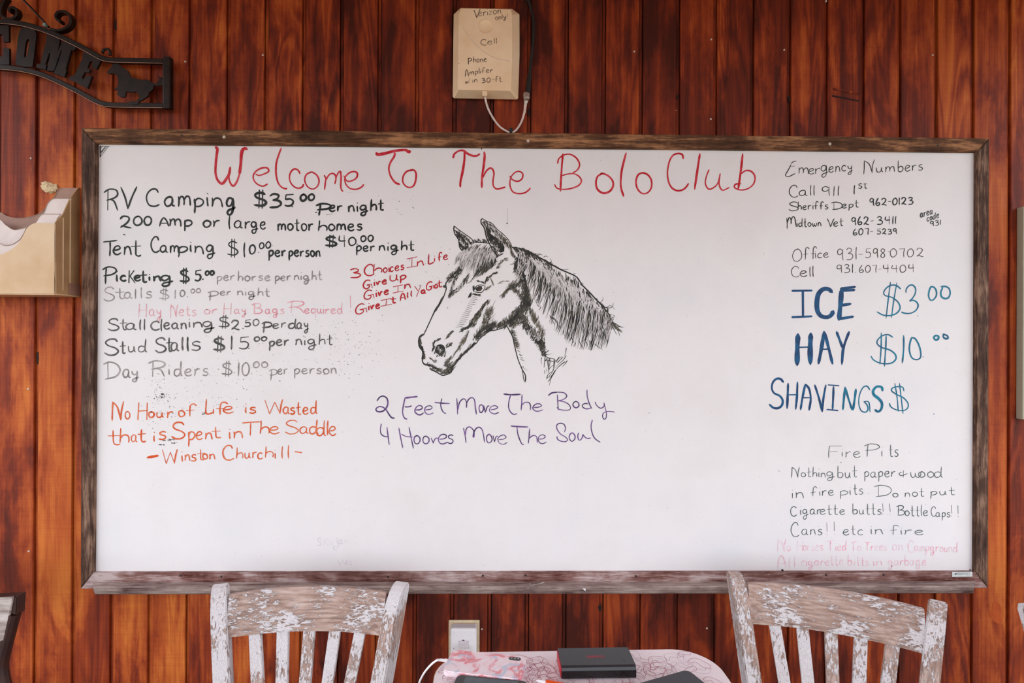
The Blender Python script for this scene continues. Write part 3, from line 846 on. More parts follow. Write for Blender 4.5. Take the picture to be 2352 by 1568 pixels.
lines('lower purple line', 'ink_purple', 2.4, """
oo 951 985 1019 1019 30 2.4 .60
v 990 1006 1018.5 1018.5 26 2.4
e 1007 1028 1018.5 1018.5 35 2.6 .58
s 1027.5 1041 1018.5 1018.5 34 2.4 .58
o 1117.5 1130 1017 1017 35 2.4 .58
v 1132.5 1144 1015.5 1015.5 28 2.2
e 1144 1165.5 1019 1019 37 2.2 .58
h 1213.5 1234 1017 1017 33 2.4
e 1236.5 1255 1019 1019 35 2.2 .58
o 1307.5 1320.5 1014 1014 33 2.4 .58""", tr=[(850, 890, 7.84, """
18 203 650 185 760 205 840 270 880 335 882
19 303 710 320 850 345 1028
19 518 725 550 900 590 1085
18 700 710 740 900 780 1092
16 562 835 650 878 765 888
17 1682 728 1710 860 1730 995
20 1715 850 1735 740 1790 705 1840 740 1872 800 1870 885 1855 870 1880 780 1930 720 1985 720 2030 790 2062 985"""), (1130, 890, 7.84, """
25 340 690 480 702 650 708
18 452 712 465 830 510 960 548 1022 570 1014
17 1305 798 1325 730 1295 660 1230 640 1170 670 1170 740 1230 830 1310 880 1358 930 1330 970 1250 965 1185 930 1168 880
17 1562 812 1545 870 1560 935 1595 940 1630 890 1635 840
17 1635 840 1680 895 1730 915 1778 905
18 1808 580 1785 680 1800 800 1850 910 1950 985""")])
lines('black list headed Emergency Numbers', 'ink_black', 1.9, """
m 1835 1857 399 400 22 1.9 .62
e 1858 1870 400 399 22 1.9 .60
r 1873 1884 399 398 22 1.9 .60
g 1886 1903 397 395 27 1.9 .60
ency 1904 1958.5 396 391 22 1.9 .58
N 1984 2008.5 399 397 32 2.0
um 2013 2055 396 394 22 1.9 .55
bers 2063 2119 395 390 26 1.9 .50
C 1813 1833 453 453 27
all 1836 1870 450 449 24 1.9 .55
911 1889.5 1927 450 449 22
1 1962 1964 446 446 21 2.6
st 1971.5 1991.5 433 432 13 2.2 .8
S 1812 1834 484 484 20
heriffs 1833 1902 481 480 18 2 .52
D 1909 1935 481 481 17
ept 1934 1972 478 476 17 2 .52
962-0123 1998.5 2097 472 469 17 2.6
M 1807 1829 525 521 24 2.2
idtown 1831 1886 521 519 20 2.1 .45
V 1900 1916 521 521 19
et 1915 1936.5 520 519 19 2.1 .55
962- 1957 2006 517 515 19 2.5
3411 2014.5 2058 515 514.5 18 2.4
607- 1960 2005 540 538 15 2.4
5239 2014.5 2059.5 538 537 12.5 2.3
area 2114 2142.5 500 491 16 1.9 .62
code 2129.5 2156.5 508.5 499 14 1.9 .58
931 2137.5 2160.5 520 516 12 1.9""", tr=[(1790, 350, 5.88, """
10 155 150 190 125 228 115
11 160 160 130 220 90 290 88 315 130 325 212 285
10 135 200 205 182""")])
lines('thin brown black office and cell phone numbers', 'ink_brown', 1.8, """
O 1820.5 1841 600.5 600.5 31
ff 1846 1876 596 595 27 1.8 .5
ice 1873 1903 593 591 18 1.9 .6
931- 1924.5 1982 598 595 27
598 1988 2032.5 592 591 22
- 2040 2043 581 581 9
0702 2045 2121 590 589.5 20
C 1818 1836 636 636 25
ell 1838 1868 635 635 24 1.9 .52
931. 1923 1965 627 626 19
607- 1974 2024.5 626 625 17
4404 2029 2099.5 626 625 18""")
lines('thick navy word ICE', 'ink_navy', 8, gap=14, tr=[(1790, 550, 5.88, """
46 178 692 436 688
50 178 1048 434 1036
54 318 705 320 1035
56 712 708 660 668 590 672 530 735 508 850 516 960 565 1032 645 1048 700 1020 728 968
58 842 665 828 860 806 1078
56 850 692 1010 680
58 838 662 1018 640
66 850 885 955 870
64 810 1070 990 1042""")])
lines('thick navy word HAY', 'ink_navy', 8, gap=14, tr=[(1790, 740, 5.6, """
58 240 158 232 350 230 545
60 405 150 398 330 400 530
32 255 322 380 318
42 575 122 545 320 505 528
36 582 125 625 290 685 532
32 560 347 635 345
30 737 122 775 220 815 330
31 898 122 850 250 820 360 805 538""")])
lines('blue supplies list', 'ink_navy', 5, tr=[(1750, 850, 5.345, """
24 264 148 230 108 180 105 135 150 122 220 150 280 220 315 255 370 245 430 200 465 140 460 92 418
26 322 163 316 330 310 468
25 437 148 430 330 415 478
27 330 302 440 300
25 532 172 500 330 475 482
24 535 172 580 230 600 350 580 490
25 515 337 595 337
24 650 182 700 340 740 508
24 785 182 755 350 742 508
26 815 180 945 190
23 880 200 876 330 868 478
27 800 482 932 494""")])
lines('teal prices and last letters of the supplies list', 'ink_teal', 3, tr=[(1790, 550, 5.88, """
17 1640 668 1590 625 1520 615 1450 650 1412 710 1430 755 1520 780 1600 840 1632 920 1590 990 1500 1025 1400 1018 1320 975
15 1502 575 1475 780 1443 1060
15 1588 585 1550 800 1515 1055
18 1712 715 1715 670 1750 625 1800 615 1840 660 1835 730 1800 790 1760 832
18 1760 832 1810 820 1860 850 1875 900 1840 960 1770 995 1700 995 1650 978
18 1868 1028 1874 1032
19 2050 630 2025 690 2017 760 2040 815 2080 812 2120 760 2120 690 2090 645 2045 635
21 2184 637 2240 632 2292 660 2308 720 2288 780 2240 797 2192 770 2182 710 2208 648"""), (1790, 740, 5.6, """
17 1460 192 1400 158 1330 170 1270 220 1258 270 1310 320 1420 355 1490 410 1500 470 1450 520 1370 533 1280 518 1210 480 1180 435
16 1312 135 1310 320 1295 540
17 1375 165 1368 350 1352 565
19 1600 170 1600 340 1583 522
18 1705 190 1680 270 1674 360 1702 450 1760 480 1812 458 1820 390 1795 290 1750 212 1710 198
16 1848 441 1852 446
24 2012 166 1988 196 2010 226 2042 215 2048 182 2018 168
22 2106 150 2160 172 2168 205 2132 208 2108 182 2118 152"""), (1750, 850, 5.345, """
25 1022 208 1008 340 995 482
24 1022 208 1060 340 1108 486
25 1155 232 1140 350 1120 486
14 1327 242 1290 195 1240 215 1200 300 1190 400 1215 490 1270 515 1303 480 1290 425 1252 385
14 1252 385 1312 392 1328 515
30 1482 252 1470 208 1410 202 1368 250 1375 300 1430 345 1472 400 1468 470 1430 508 1388 486
14 1745 255 1730 210 1680 200 1610 215 1592 250 1650 295 1740 340 1795 410 1785 470 1730 495 1650 485 1585 450 1565 405
13 1632 160 1660 330 1675 505
13 1690 160 1710 330 1733 530
17 2110 535 2114 539""")])
lines('thin dark green fire pit rules', 'ink_green', 1.7, """
F 1903.5 1933.5 1051.5 1051.5 28
i 1934.5 1937 1048 1048 20
re 1943 1976 1049.5 1050 24
P 1985 2020 1048 1048 30
i 2025.5 2028 1047.5 1047.5 24
ts 2042 2063 1048 1048 29 1.7 .52
. 1931 1932.5 1062.5 1062.5 6 2.4
. 1788.5 1790 1082.5 1082.5 4 2.4
N 1818 1836.5 1096 1096 25
othin 1840.5 1896 1095 1095 24 1.7 .42
g 1899 1917 1095 1095 22
but 1924.5 1968.5 1097 1096 27 1.7 .48
paper 1986 2056.5 1096 1094.5 24 1.7 .52
& 2065.5 2084 1095 1095 18
w 2091.5 2115 1096 1096 24
oo 2110 2145 1096 1096 24
d 2147 2165 1097 1097 26
in 1820 1845.5 1143 1144 23
fi 1862 1884 1140 1138 22 1.7 .45
re 1889 1915 1137.5 1137 21
p 1929.5 1947 1137 1137 20
i 1952.5 1955 1135 1135 20
ts 1960 1982 1135 1135 24 1.7 .5
. 1994 1995 1133.5 1133.5 4
D 2007.5 2047.5 1140.5 1140.5 27
o 2051 2062.5 1141 1141 17
not 2079 2122 1140.5 1140 20 1.7 .5
put 2138 2192.5 1137 1136 20 1.7 .46
c 1816 1830 1185 1185 36 1.7 .6
igar 1839 1885 1182 1181 25 1.7 .48
ette 1884 1941 1181 1181 23 1.7 .48
butts 1959 2024 1181 1181 25 1.7 .46
!! 2027 2045 1181 1181 25
B 2059 2078 1183 1183 23
ottle 2079 2131 1184 1185 24 1.7 .48
C 2139 2150 1186 1186 22
aps 2150 2182 1186 1187 20 1.7 .5
!! 2185 2201.5 1186 1186 27
C 1817 1836 1233 1233 33
ans 1842 1888 1228 1228 22 1.7 .58
! 1899 1903 1227 1227 26
! 1916 1921 1228 1228 30
etc 1937 1982 1228 1228 23 1.7 .52
in 2001 2028 1226 1226 21
f 2045 2064 1228 1228 23
ire 2070 2121 1227 1228 18 1.7 .6""")
lines('faint pink lines along the bottom right of the board', 'ink_faint', 1.7, """
N 1786.5 1805 1267 1267 27 2.2
o 1808 1816 1265 1265 22
H 1831 1844 1265 1265 23 2.2
orses 1845 1890 1264 1264 21
T 1898 1918 1264 1264 24 2.2
ied 1920 1945 1264 1264 22 1.7 .5
T 1954 1968 1265 1265 22
o 1970 1978 1264 1264 18
T 1986 2000 1264 1264 20
rees 2001 2037 1264 1264 20
on 2051 2074 1264 1264 24
C 2086 2100 1268 1268 26
ampground 2101 2200 1265 1268 23 1.6 .5
A 1786.5 1806 1304 1304 29 2.2
l 1813 1815.5 1304 1304 24 2
l 1825 1828 1303 1303 25
cigarette 1841.5 1937 1299 1297 22 1.6 .5
b 1948 1956 1299 1299 24
utts 1957 1995.5 1298 1298 20 1.6 .5
in 2007 2026 1299 1299 20
garbage 2040.5 2127 1298 1298 22 1.7 .52""")
lines('ghost of wiped pencil writing near the bottom of the board', 'ink_ghost', 1.0, """
S 729 737 1252.5 1252.5 17
K 744 755 1252 1252 16
i 762 766 1251 1251 14 .8
la 774 788 1249 1249 16 1 .6
r 791.5 797.5 1247 1247 12
W 775 797 1298 1298 14
i 797 798.5 1295 1295 12
z 802 808 1296 1296 13""", extra=lambda k: k.stroke([(778.5,1250),(773,1255),(768,1254.5),(765,1258),(771,1261.5),(777,1256),(779,1251)], .9))
lines('small hatched triangle in the top left corner of the board', 'ink_black', 1.2, name='corner_doodle', extra=lambda k: (k.stroke([(230,335.5),(230,360)], 4.2), k.stroke([(229,335.5),(251,336)], 2.2),
    k.stroke([(250,335),(231,359)], 1.6), k.stroke([(246,336),(232,352)], 1.7), k.stroke([(242,337),(232,349)], 3), k.stroke([(236,336),(231,341)], 1.4)))
# old specks and wiping residue
k = Ink(flat(YI+.0001)); r = random.Random(3)
def spk(x, y, s):
    a = r.uniform(0, 6.28); k.poly([(x+math.cos(a+t)*s*r.uniform(.6, 1.3)*(1.5 if j % 2 else 1), y+math.sin(a+t)*s*r.uniform(.5, 1)) for j, t in enumerate((0, 1.5, 3.1, 4.6))])
for _ in range(520): spk(r.uniform(232, 2226), r.uniform(345, 1300)**1, r.uniform(.3, .75))
for cx, cy, sx, sy, n in [(372,905,16,28,150),(800,800,45,40,190),(480,905,60,28,80),(560,860,60,30,60),(640,800,100,40,50),(370,960,30,20,40),(900,470,60,20,14),(1000,620,60,60,40)]:
    for _ in range(n): spk(r.gauss(cx, sx), r.gauss(cy, sy), abs(r.gauss(.45, .35))+.25)
for px, py, w, h in [(369,912,20,4),(374,905,6,3),(467,949,6,5),(383,1011,20,3),(392,1009,16,3),(372,1021,14,2),(400,1017,14,2)]:
    for _ in range(14): spk(px+r.uniform(-w/2, w/2), py+r.uniform(-h/2, h/2), r.uniform(.7, 1.7))
for a_, b_, w_ in (((749,492.7),(764,491),1.6), ((916.5,463),(918,461.5),2.6), ((947.5,476),(951.5,478),2.2), ((918,492.6),(924,492.8),1), ((1165,478),(1165.5,512),.9)): k.stroke([a_, b_], w_)
spk(1165, 513, 2.2); spk(286, 539, 3); spk(1491, 948.5, 1.2)
o = k.put('ink_specks', M['speck'], wb, 'grey specks of badly wiped marker'); o['kind'] = 'stuff'
# ================================================================ the horse drawing
D = Ink(flat(YI-.00005)); O = Ink(flat(YI-.00002)); Lt = Ink(flat(YI-.0002)); rr = random.Random(11)
def o1(p, oy=480, sc=7.127, ox=940): return [(ox+a/sc, oy+b/sc) for a, b in p]
def pr(s): v = [float(x) for x in s.split()]; return list(zip(v[::2], v[1::2]))
def OO(s): return o1(pr(s))
def PP(s): return o1(pr(s), 680)
def QQ(s): return o1(pr(s), 540, 7.127, 1150)
def RR(s): return o1(pr(s), 700, 7.84, 1150)
def along(path, u):
    u = max(0, min(.9999, u))*(len(path)-1); i = int(u); t = u-i; a, b = path[i], path[i+1]
    return (a[0]+(b[0]-a[0])*t, a[1]+(b[1]-a[1])*t)
def fur(path, n, spread, ln, ang, w=1.0, j=.35, ink=None, olive=.35, curl=0):
    """short pen strokes scattered along a path; ang in degrees, 0 = right, 90 = up"""
    for _ in range(n):
        u = rr.random(); x, y = along(path, u)
        if isinstance(ang, tuple): a = ang[0]+(ang[1]-ang[0])*u
        else: a = ang
        a = math.radians(a)+rr.gauss(0, j*.6); x += rr.uniform(-1, 1)*spread; y += rr.uniform(-1, 1)*spread
        L = ln*rr.uniform(.55, 1.25); dx, dy = math.cos(a)*L, -math.sin(a)*L
        c = rr.gauss(curl, .12)*L
        kk = ink or (O if rr.random() < olive else D)
        kk.stroke([(x, y), (x+dx*.5-dy*c/L, y+dy*.5+dx*c/L), (x+dx, y+dy)], w*1.15*rr.uniform(.7, 1.25), (1.1, .35), n=2)
def sheet(roots, tips, n, w, s_rng, len_rng, ink, bulge=(6, -6), jit=2.2, taper=(1, .3)):
    for _ in range(n):
        u = rr.random(); a = along(roots, u); b = along(tips, u+rr.gauss(0, .02))
        s0_ = rr.uniform(*s_rng); s1_ = min(1.03, s0_+rr.uniform(*len_rng)); pts = []
        wob = rr.gauss(0, jit); ph = rr.uniform(0, 6)
        for i in range(4):
            s = s0_+(s1_-s0_)*i/3; q = 4*s*(1-s)
            pts.append((a[0]+(b[0]-a[0])*s+bulge[0]*q+wob*math.sin(ph+s*6), a[1]+(b[1]-a[1])*s+bulge[1]*q+rr.gauss(0, .4)))
        ink.stroke(pts, w*rr.uniform(.6, 1.3), taper, n=3)
# far ear
D.stroke(OO('735 275 730 330 745 400 775 450 805 490 815 550 830 630 865 675 895 698'), 2.6); D.stroke(OO('738 278 800 330 900 400 1000 472 1035 510 1055 575'), 1.9)
fur(OO('770 360 830 420 890 500 940 570 950 630'), 90, 3.4, 7, (-70, -110), 1.3, olive=.15); fur(OO('800 370 900 440 980 510 1020 560'), 60, 3, 7, -75, 1.1, olive=.6)
fur(OO('760 380 800 470 840 580 880 650'), 50, 2.5, 6, -30, 1.4, olive=0); D.stroke(OO('745 345 830 430 920 540 965 610'), 2.6)
fur(OO('850 610 900 640 930 620'), 25, 3, 6, -20, 1.5, olive=0)
# near ear
D.stroke(OO('1200 155 1175 180 1180 235 1225 300 1245 370 1262 450 1290 520 1330 600 1370 680 1435 765'), 3.0); D.stroke(OO('1200 153 1270 200 1350 232 1440 330 1560 430 1640 530 1678 610'), 1.7)
O.stroke(OO('1500 390 1600 470 1660 560 1690 640'), 1.2)
D.poly(OO('1245 285 1320 285 1345 330 1330 400 1380 440 1440 480 1530 560 1560 620 1555 690 1500 715 1440 690 1390 610 1340 560 1290 480 1268 400'))
fur(OO('1210 200 1290 250 1360 320 1430 400 1500 460 1560 540'), 150, 5.0, 8, -62, 1.3, olive=.35)
fur(OO('1540 470 1600 540 1650 620 1690 720'), 80, 3.6, 8, -72, 1.1, olive=.7); fur(OO('1280 420 1340 560 1400 680 1450 750'), 50, 3, 8, -60, 1.5, olive=.1)
fur(OO('1260 230 1330 300 1430 420 1500 520'), 40, 5, 6, -60, .8, ink=Lt); fur(OO('1350 500 1420 600 1470 680'), 22, 4, 6, -60, .8, ink=Lt)
fur(OO('1430 780 1480 750 1540 730'), 22, 1.8, 5, 200, 1.3, olive=.2); fur(OO('1650 680 1690 730 1720 770'), 24, 2.0, 8, -62, 1.2)
# tuft between the ears, forelock
fur(OO('1050 545 1150 535 1230 540 1290 545'), 34, 2.4, 7, (150, 100), 1.3, olive=.1); D.stroke(OO('1050 548 1130 545 1230 552 1310 560'), 2.2)
fr, ft = OO('880 700 1000 610 1150 565 1300 570 1370 650 1420 760'), OO('740 900 815 960 815 1060 880 1060 1060 1110 1190 1080 1330 960 1440 860')
sheet(fr, ft, 120, 1.0, (0, .65), (.25, .5), D, (-3, -6)); sheet(fr, ft, 130, .9, (0, .6), (.25, .5), O, (-3, -6)); sheet(fr, ft, 170, 1.1, (.05, .5), (.3, .5), Lt, (-3, -6)); sheet(fr, ft, 60, .8, (.05, .6), (.3, .5), D, (-3, -6))
sheet(OO('1180 800 1280 760 1380 780 1420 800'), OO('950 1220 1090 1130 1200 1090 1340 950'), 85, 1.3, (0, .5), (.35, .6), D, (4, 2)); 
sheet(OO('1180 900 1280 860 1380 780'), OO('1090 1130 1200 1090 1350 940'), 50, 1.4, (0, .4), (.4, .6), O, (3, 3))
for s in ('1100 1040 1060 1100 1010 1180 950 1222', '1180 980 1140 1040 1090 1130', '1250 930 1230 1010 1195 1085', '1350 880 1345 930 1330 960', '830 800 790 840 735 920', '860 750 820 770 808 800', '1400 780 1420 840 1455 870'): D.stroke(OO(s), 2.0, (1.2, .3))
fur(OO('830 960 740 1050 690 1100 640 1160'), 120, 5.0, 7, (250, 225), 1.1, olive=.6); fur(OO('820 1050 760 1130 730 1220 690 1330 660 1420'), 90, 3.2, 7, 245, 1.1, olive=.5)
fur(OO('990 1060 930 1140 900 1200 830 1290 740 1350 680 1410'), 120, 3.4, 7, (250, 215), 1.1, olive=.5); fur(OO('840 980 820 1020 760 1060'), 40, 4, 7, 240, 1.4, olive=.2)
# profile of the face
D.stroke(OO('825 940 760 1030 690 1100 630 1170 600 1215 598 1260 606 1300 585 1370 560 1440 510 1530'), 2.6); fur(OO('600 1240 575 1265 600 1290'), 14, 1, 5, 175, 1.3)
D.stroke(PP('560 0 500 120 430 220 390 300 330 430 270 560 240 620'), 2.8, (1.5, .6)); fur(PP('540 20 490 150 440 230'), 40, 1.2, 5, 240, 1.2, olive=.2)
D.stroke(PP('245 620 190 650 160 700 158 780'), 4.2); D.stroke(PP('158 780 185 840 218 890 228 960 215 1040'), 5.0); fur(PP('170 690 180 800 230 900 240 1010'), 70, 1.8, 5, -50, 1.4, olive=.3)
D.stroke(PP('212 1040 222 1080 250 1115 300 1130 340 1150'), 3.2); fur(PP('260 1110 350 1140 420 1190 520 1215'), 50, 1.4, 6, 30, 1.1, olive=.2)
D.stroke(PP('340 1170 350 1195 420 1230 490 1270 550 1295 620 1278 685 1250'), 2.6)
fur(PP('350 1165 450 1215 550 1245 640 1230 690 1180'), 190, 4.6, 7, (-15, 50), 1.2, olive=.45)
fur(PP('600 1170 640 1140 690 1110'), 50, 4, 6, 40, 1.2, olive=.5)
D.stroke(PP('685 1250 705 1170 760 1100 830 1010 920 920 1000 850 1060 790 1100 765'), 3.4); fur(PP('700 1140 780 1050 870 950 970 860 1070 780'), 120, 2.2, 6, 50, 1.2, olive=.3)
D.stroke(PP('1100 770 1150 700 1230 630 1320 570 1400 558 1500 530 1560 510 1600 488'), 2.2)
fur(PP('1080 730 1120 650 1170 590 1230 530 1300 540'), 170, 5.0, 10, (75, 40), 1.2, olive=.45); fur(PP('1120 700 1200 640 1280 570 1360 545'), 90, 2.5, 8, 55, 1.4, olive=.2)
fur(PP('1220 520 1260 420 1290 320 1320 250'), 120, 6.5, 12, (80, 70), 1.1, olive=.6); fur(PP('1290 520 1360 480 1420 510 1500 500 1560 480'), 130, 4.5, 12, (65, 62), 1.2, olive=.5)
for s in ('1350 200 1380 130 1415 60', '1360 250 1385 210 1408 180', '1330 360 1380 320 1418 275', '1300 420 1370 380 1390 330'): O.stroke(PP(s), 1.1, (1, .3))
# jaw and cheek
jaw = PP('1920 0 1905 110 1830 230 1730 330 1640 410 1570 490')
fur(jaw, 300, 7.5, 10, (75, 60), 1.3, olive=.3); fur(jaw, 120, 3, 9, (250, 225), 1.9, olive=.05); D.stroke(PP('1925 0 1905 140 1800 260 1680 380 1600 450'), 4.5)
fur(PP('1980 60 1900 220 1800 330 1700 430 1650 480'), 220, 7, 11, (70, 55), 1.2, olive=.55)
fur(OO('1860 1080 1890 1200 1910 1330 1920 1480 1930 1560'), 240, 7.5, 9, (250, 260), 1.3, olive=.35); D.stroke(OO('1850 1020 1890 1130 1905 1260 1915 1400 1925 1560'), 5.5)
fur(OO('1870 1180 1780 1230 1700 1250 1640 1290'), 120, 5, 8, (240, 230), 1.1, olive=.5); fur(OO('1640 1280 1580 1350 1530 1420'), 50, 3.4, 9, 235, 1.2, olive=.7)
fur(OO('1720 1300 1790 1330 1840 1400 1860 1500'), 80, 3.5, 8, (250, 215), 1.1, olive=.75)
fur(OO('1840 1060 1780 1120 1700 1190 1640 1220'), 40, 5, 12, 240, .7, ink=O); fur(OO('1440 1215 1520 1195 1590 1175'), 16, 1.5, 8, 15, .7, ink=O)
fur(OO('1430 985 1460 930 1490 880 1540 830 1590 830'), 40, 2.5, 7, (50, 20), 1.1, olive=.8)
# eye and brow
D.stroke(OO('1050 1350 1080 1290 1120 1250 1190 1242 1240 1265 1228 1310 1190 1360 1130 1365 1060 1350'), 1.7); D.poly(OO('1090 1290 1140 1258 1190 1262 1200 1300 1170 1340 1110 1345 1085 1320'))
E1 = Ink(flat(YI-.0003)); E1.poly(OO('1130 1330 1150 1310 1175 1318 1165 1338 1140 1342')); E1.stroke(OO('1120 1270 1140 1280'), .9); E2 = Ink(flat(YI-.0003)); E2.poly(OO('1190 1275 1210 1268 1222 1282 1205 1296 1190 1290'))
fur(OO('1140 1180 1200 1200 1250 1215'), 22, 1.6, 6, 160, 1.3, olive=.1); fur(OO('1250 1200 1270 1150 1320 1110'), 46, 2.0, 7, 50, 2.2, olive=.3); fur(OO('1340 1080 1400 1060 1440 1050'), 26, 1.2, 5, 60, 1.3)
fur(OO('1045 1265 1050 1310 1040 1340'), 14, 1, 7, 75, 1.4, olive=.6); fur(OO('1240 1330 1280 1300 1310 1290'), 26, 1.8, 7, 35, 1.2, olive=.5)
fur(OO('1340 1130 1350 1180 1370 1220'), 18, 2, 7, -60, .8, ink=O); fur(OO('1030 1385 1080 1390 1140 1405'), 24, 1.0, 7, -15, 1.8, olive=.3); fur(OO('970 1450 1000 1410'), 18, 2, 6, 60, 1.8, olive=.2)
for i in range(15):
    x, y = 1090-i*19, 1410+i*36; O.stroke(o1([(x-70, y+32), (x, y+10), (x+rr.uniform(30, 75), y+rr.uniform(-5, 8))]), 1.2, (.5, 1))
# cheek line down to the mouth
fur(PP('1310 60 1230 130 1180 210 1110 290 1050 370 1000 460'), 170, 2.8, 8, 242, 1.3, olive=.4); fur(PP('1190 190 1160 280 1110 350 1070 450'), 70, 2.5, 11, 245, 1.1, olive=.75)
fur(PP('1000 480 960 510 900 530 860 565'), 60, 2.2, 7, 205, 1.5, olive=.1); fur(PP('980 560 930 680 900 740'), 40, 1.8, 10, 245, 1.0, olive=.8); fur(PP('910 650 860 760 830 840'), 40, 3.0, 10, 245, 1.0, olive=.9); fur(PP('820 840 770 900 740 945'), 20, 1.5, 9, 235, 1.1, olive=1)
fur(PP('730 550 680 600 610 690'), 46, 2.2, 6, 225, 1.2, olive=.6); fur(PP('390 770 440 720 520 690'), 30, 1.5, 5, 235, 1.5, olive=.2)
# nostril
D.poly(PP('450 810 510 792 560 820 580 870 560 940 530 975 480 960 450 930 430 940 435 870')); D.stroke(PP('410 950 430 880 445 820 510 792 565 820 582 880 555 960 520 990'), 1.8)
fur(PP('470 830 520 850 540 920'), 20, 4, 5, 240, .8, ink=Lt); fur(PP('385 800 405 850 380 900'), 24, 1.8, 6, 75, 1.7); fur(PP('600 840 650 810 690 790'), 34, 2.0, 6, 50, 1.5, olive=.3)
fur(PP('590 940 570 990'), 10, 1, 6, 70, 1.4); fur(PP('440 990 520 980'), 12, 1, 5, 60, 1.1); fur(PP('350 1020 380 1050 410 1080 460 1070'), 22, 1.6, 5, 130, 1.3, olive=.5); fur(PP('700 985 650 1040 600 1100'), 46, 2.6, 8, 235, 1.3, olive=.7)
fur(PP('235 960 240 1020'), 18, 1.6, 5, 80, 1.2, olive=.9)
# throat and neck
D.stroke(PP('1600 490 1650 580 1695 670 1720 790 1750 920 1790 1060 1850 1200 1895 1280 1905 1340 1895 1405'), 2.4); D.stroke(PP('1840 1150 1860 1270 1880 1390'), 1.5); D.stroke(PP('1860 1140 1880 1180 1940 1215'), 1.1, (1, .3))
fur(PP('1650 560 1700 660 1730 760 1750 840'), 90, 2.4, 8, (35, -10), 1.1, olive=.55); fur(PP('1770 880 1800 940 1840 1060'), 6, 1.0, 9, -25, 1.1, olive=.2)
fur(PP('1640 520 1700 500 1750 470 1800 460'), 60, 3.5, 9, 50, 1.0, olive=.8)
neck = RR('380 180 420 300 470 400 560 500 660 600 740 680 740 760')
fur(neck, 330, 9.0, 8, (60, 100), 1.2, olive=.5); fur(neck, 260, 6.5, 6, (300, 250), 1.2, olive=.2); fur(RR('540 150 580 250 620 330 690 440 760 560'), 150, 4.5, 12, (75, 80), 1.0, olive=.75)
fur(RR('560 580 600 640 680 690 740 760'), 120, 4.5, 6, 20, 1.2, olive=.15); fur(RR('720 760 740 850 770 910'), 80, 4.0, 7, 30, 1.1, olive=.3)
fur(RR('440 430 520 520 620 600 700 640'), 60, 5, 5, 60, .8, ink=Lt)
for s in ('740 890 800 895 930 880','780 900 850 950 960 975 1010 1030','800 930 790 1050 780 1130','830 960 850 1080 870 1200','880 960 860 1100 870 1240','960 960 955 1080 940 1200','900 980 880 1090 860 1180','740 940 725 1010 745 1070','800 1010 830 980 860 960','990 1030 1050 960 1120 930','1020 1040 1080 980 1130 940','1000 1020 1040 950 1070 930','1180 770 1175 830 1150 930','1180 910 1130 990 1050 1060 980 1130','1200 1000 1160 1060 1110 1115','1160 1020 1080 1080 1000 1160 950 1240 870 1310','960 1150 900 1250 830 1330','1000 1160 930 1280 850 1380','980 1180 930 1260 860 1390','940 1240 900 1350 875 1455','830 1335 850 1260 920 1200','820 1150 830 1220','790 1180 795 1250','850 1000 900 1010 980 1020','770 900 850 830 870 820','750 860 800 810 830 790','860 1180 900 1120 960 1080','970 1000 975 1080 960 1150'):
    D.stroke(RR(s), 1.5*rr.uniform(.7, 1.3), (1.2, .5))
# mane
mr = [(1177.4,567.4),(1206,573.7),(1227,586),(1255,602),(1276,616),(1304,627),(1325,638),(1339.4,660.7),(1360.5,680),(1381.5,698.6),(1391,712.6),(1397,732)]
mt = [(1184,627),(1196,636),(1217,668),(1236,700),(1254,724),(1279,758),(1304,778),(1319.6,792),(1338.8,798),(1356.6,799),(1378,798),(1393.6,790),(1398.7,756)]
sheet(mr, mt, 560, 2.3, (0, .72), (.22, .5), D, (9, -9), 3.4); sheet(mr, mt, 150, 1.4, (0, .78), (.2, .45), O, (9, -9), 3.6); sheet(mr, mt, 260, 1.5, (.08, .75), (.14, .4), Lt, (9, -9), 3.6, (.7, .4))
lr, lt_ = QQ('420 330 600 400 800 520 980 640 1150 740 1300 880 1500 1060 1600 1180'), QQ('600 640 760 800 900 960 1080 1120 1200 1150 1330 1180 1500 1260 1640 1340')
sheet(lr, lt_, 300, 1.5, (0, .6), (.25, .55), Lt, (4, -4), 2.6, (.8, .4)); sheet(lr, lt_, 90, .9, (0, .7), (.2, .5), D, (4, -4), 2.4)
sheet(mr, mt, 90, 1.1, (.1, .8), (.15, .4), D, (9, -9), 3.2)
D.stroke(QQ('195 195 400 240 550 320 750 430 850 490 1000 570 1120 620 1250 690 1330 810 1450 930 1560 1050 1700 1200 1760 1370'), 3.2)
fur(QQ('200 200 350 230 500 300 700 400 800 470'), 90, 2.6, 12, -38, 1.8, olive=.05)
for s in ('250 440 210 470 150 475','240 570 215 600 190 615','270 620 300 640 340 600','560 300 600 310 650 300','600 325 650 315 690 325','700 360 740 340 775 360','800 450 830 430 810 380','880 490 1000 560 1115 555','1080 600 1150 635 1228 630','1240 680 1290 760 1365 798','1300 800 1350 840 1392 848','1560 1030 1620 1100 1670 1060 1675 1010','1650 1110 1720 1180 1800 1150 1868 1212','1700 1180 1790 1190 1830 1160 1846 1110','1720 1230 1780 1290 1830 1300','1740 1340 1820 1420 1930 1500','1740 1380 1800 1450 1880 1540','1780 1400 1880 1470 1990 1510','590 1050 575 1080 585 1105','600 1140 625 1165 650 1155','660 1170 640 1210 620 1230','800 1310 850 1400 890 1470','850 1340 930 1420 900 1560'):
    D.stroke(QQ(s), 1.5, (1, .5))
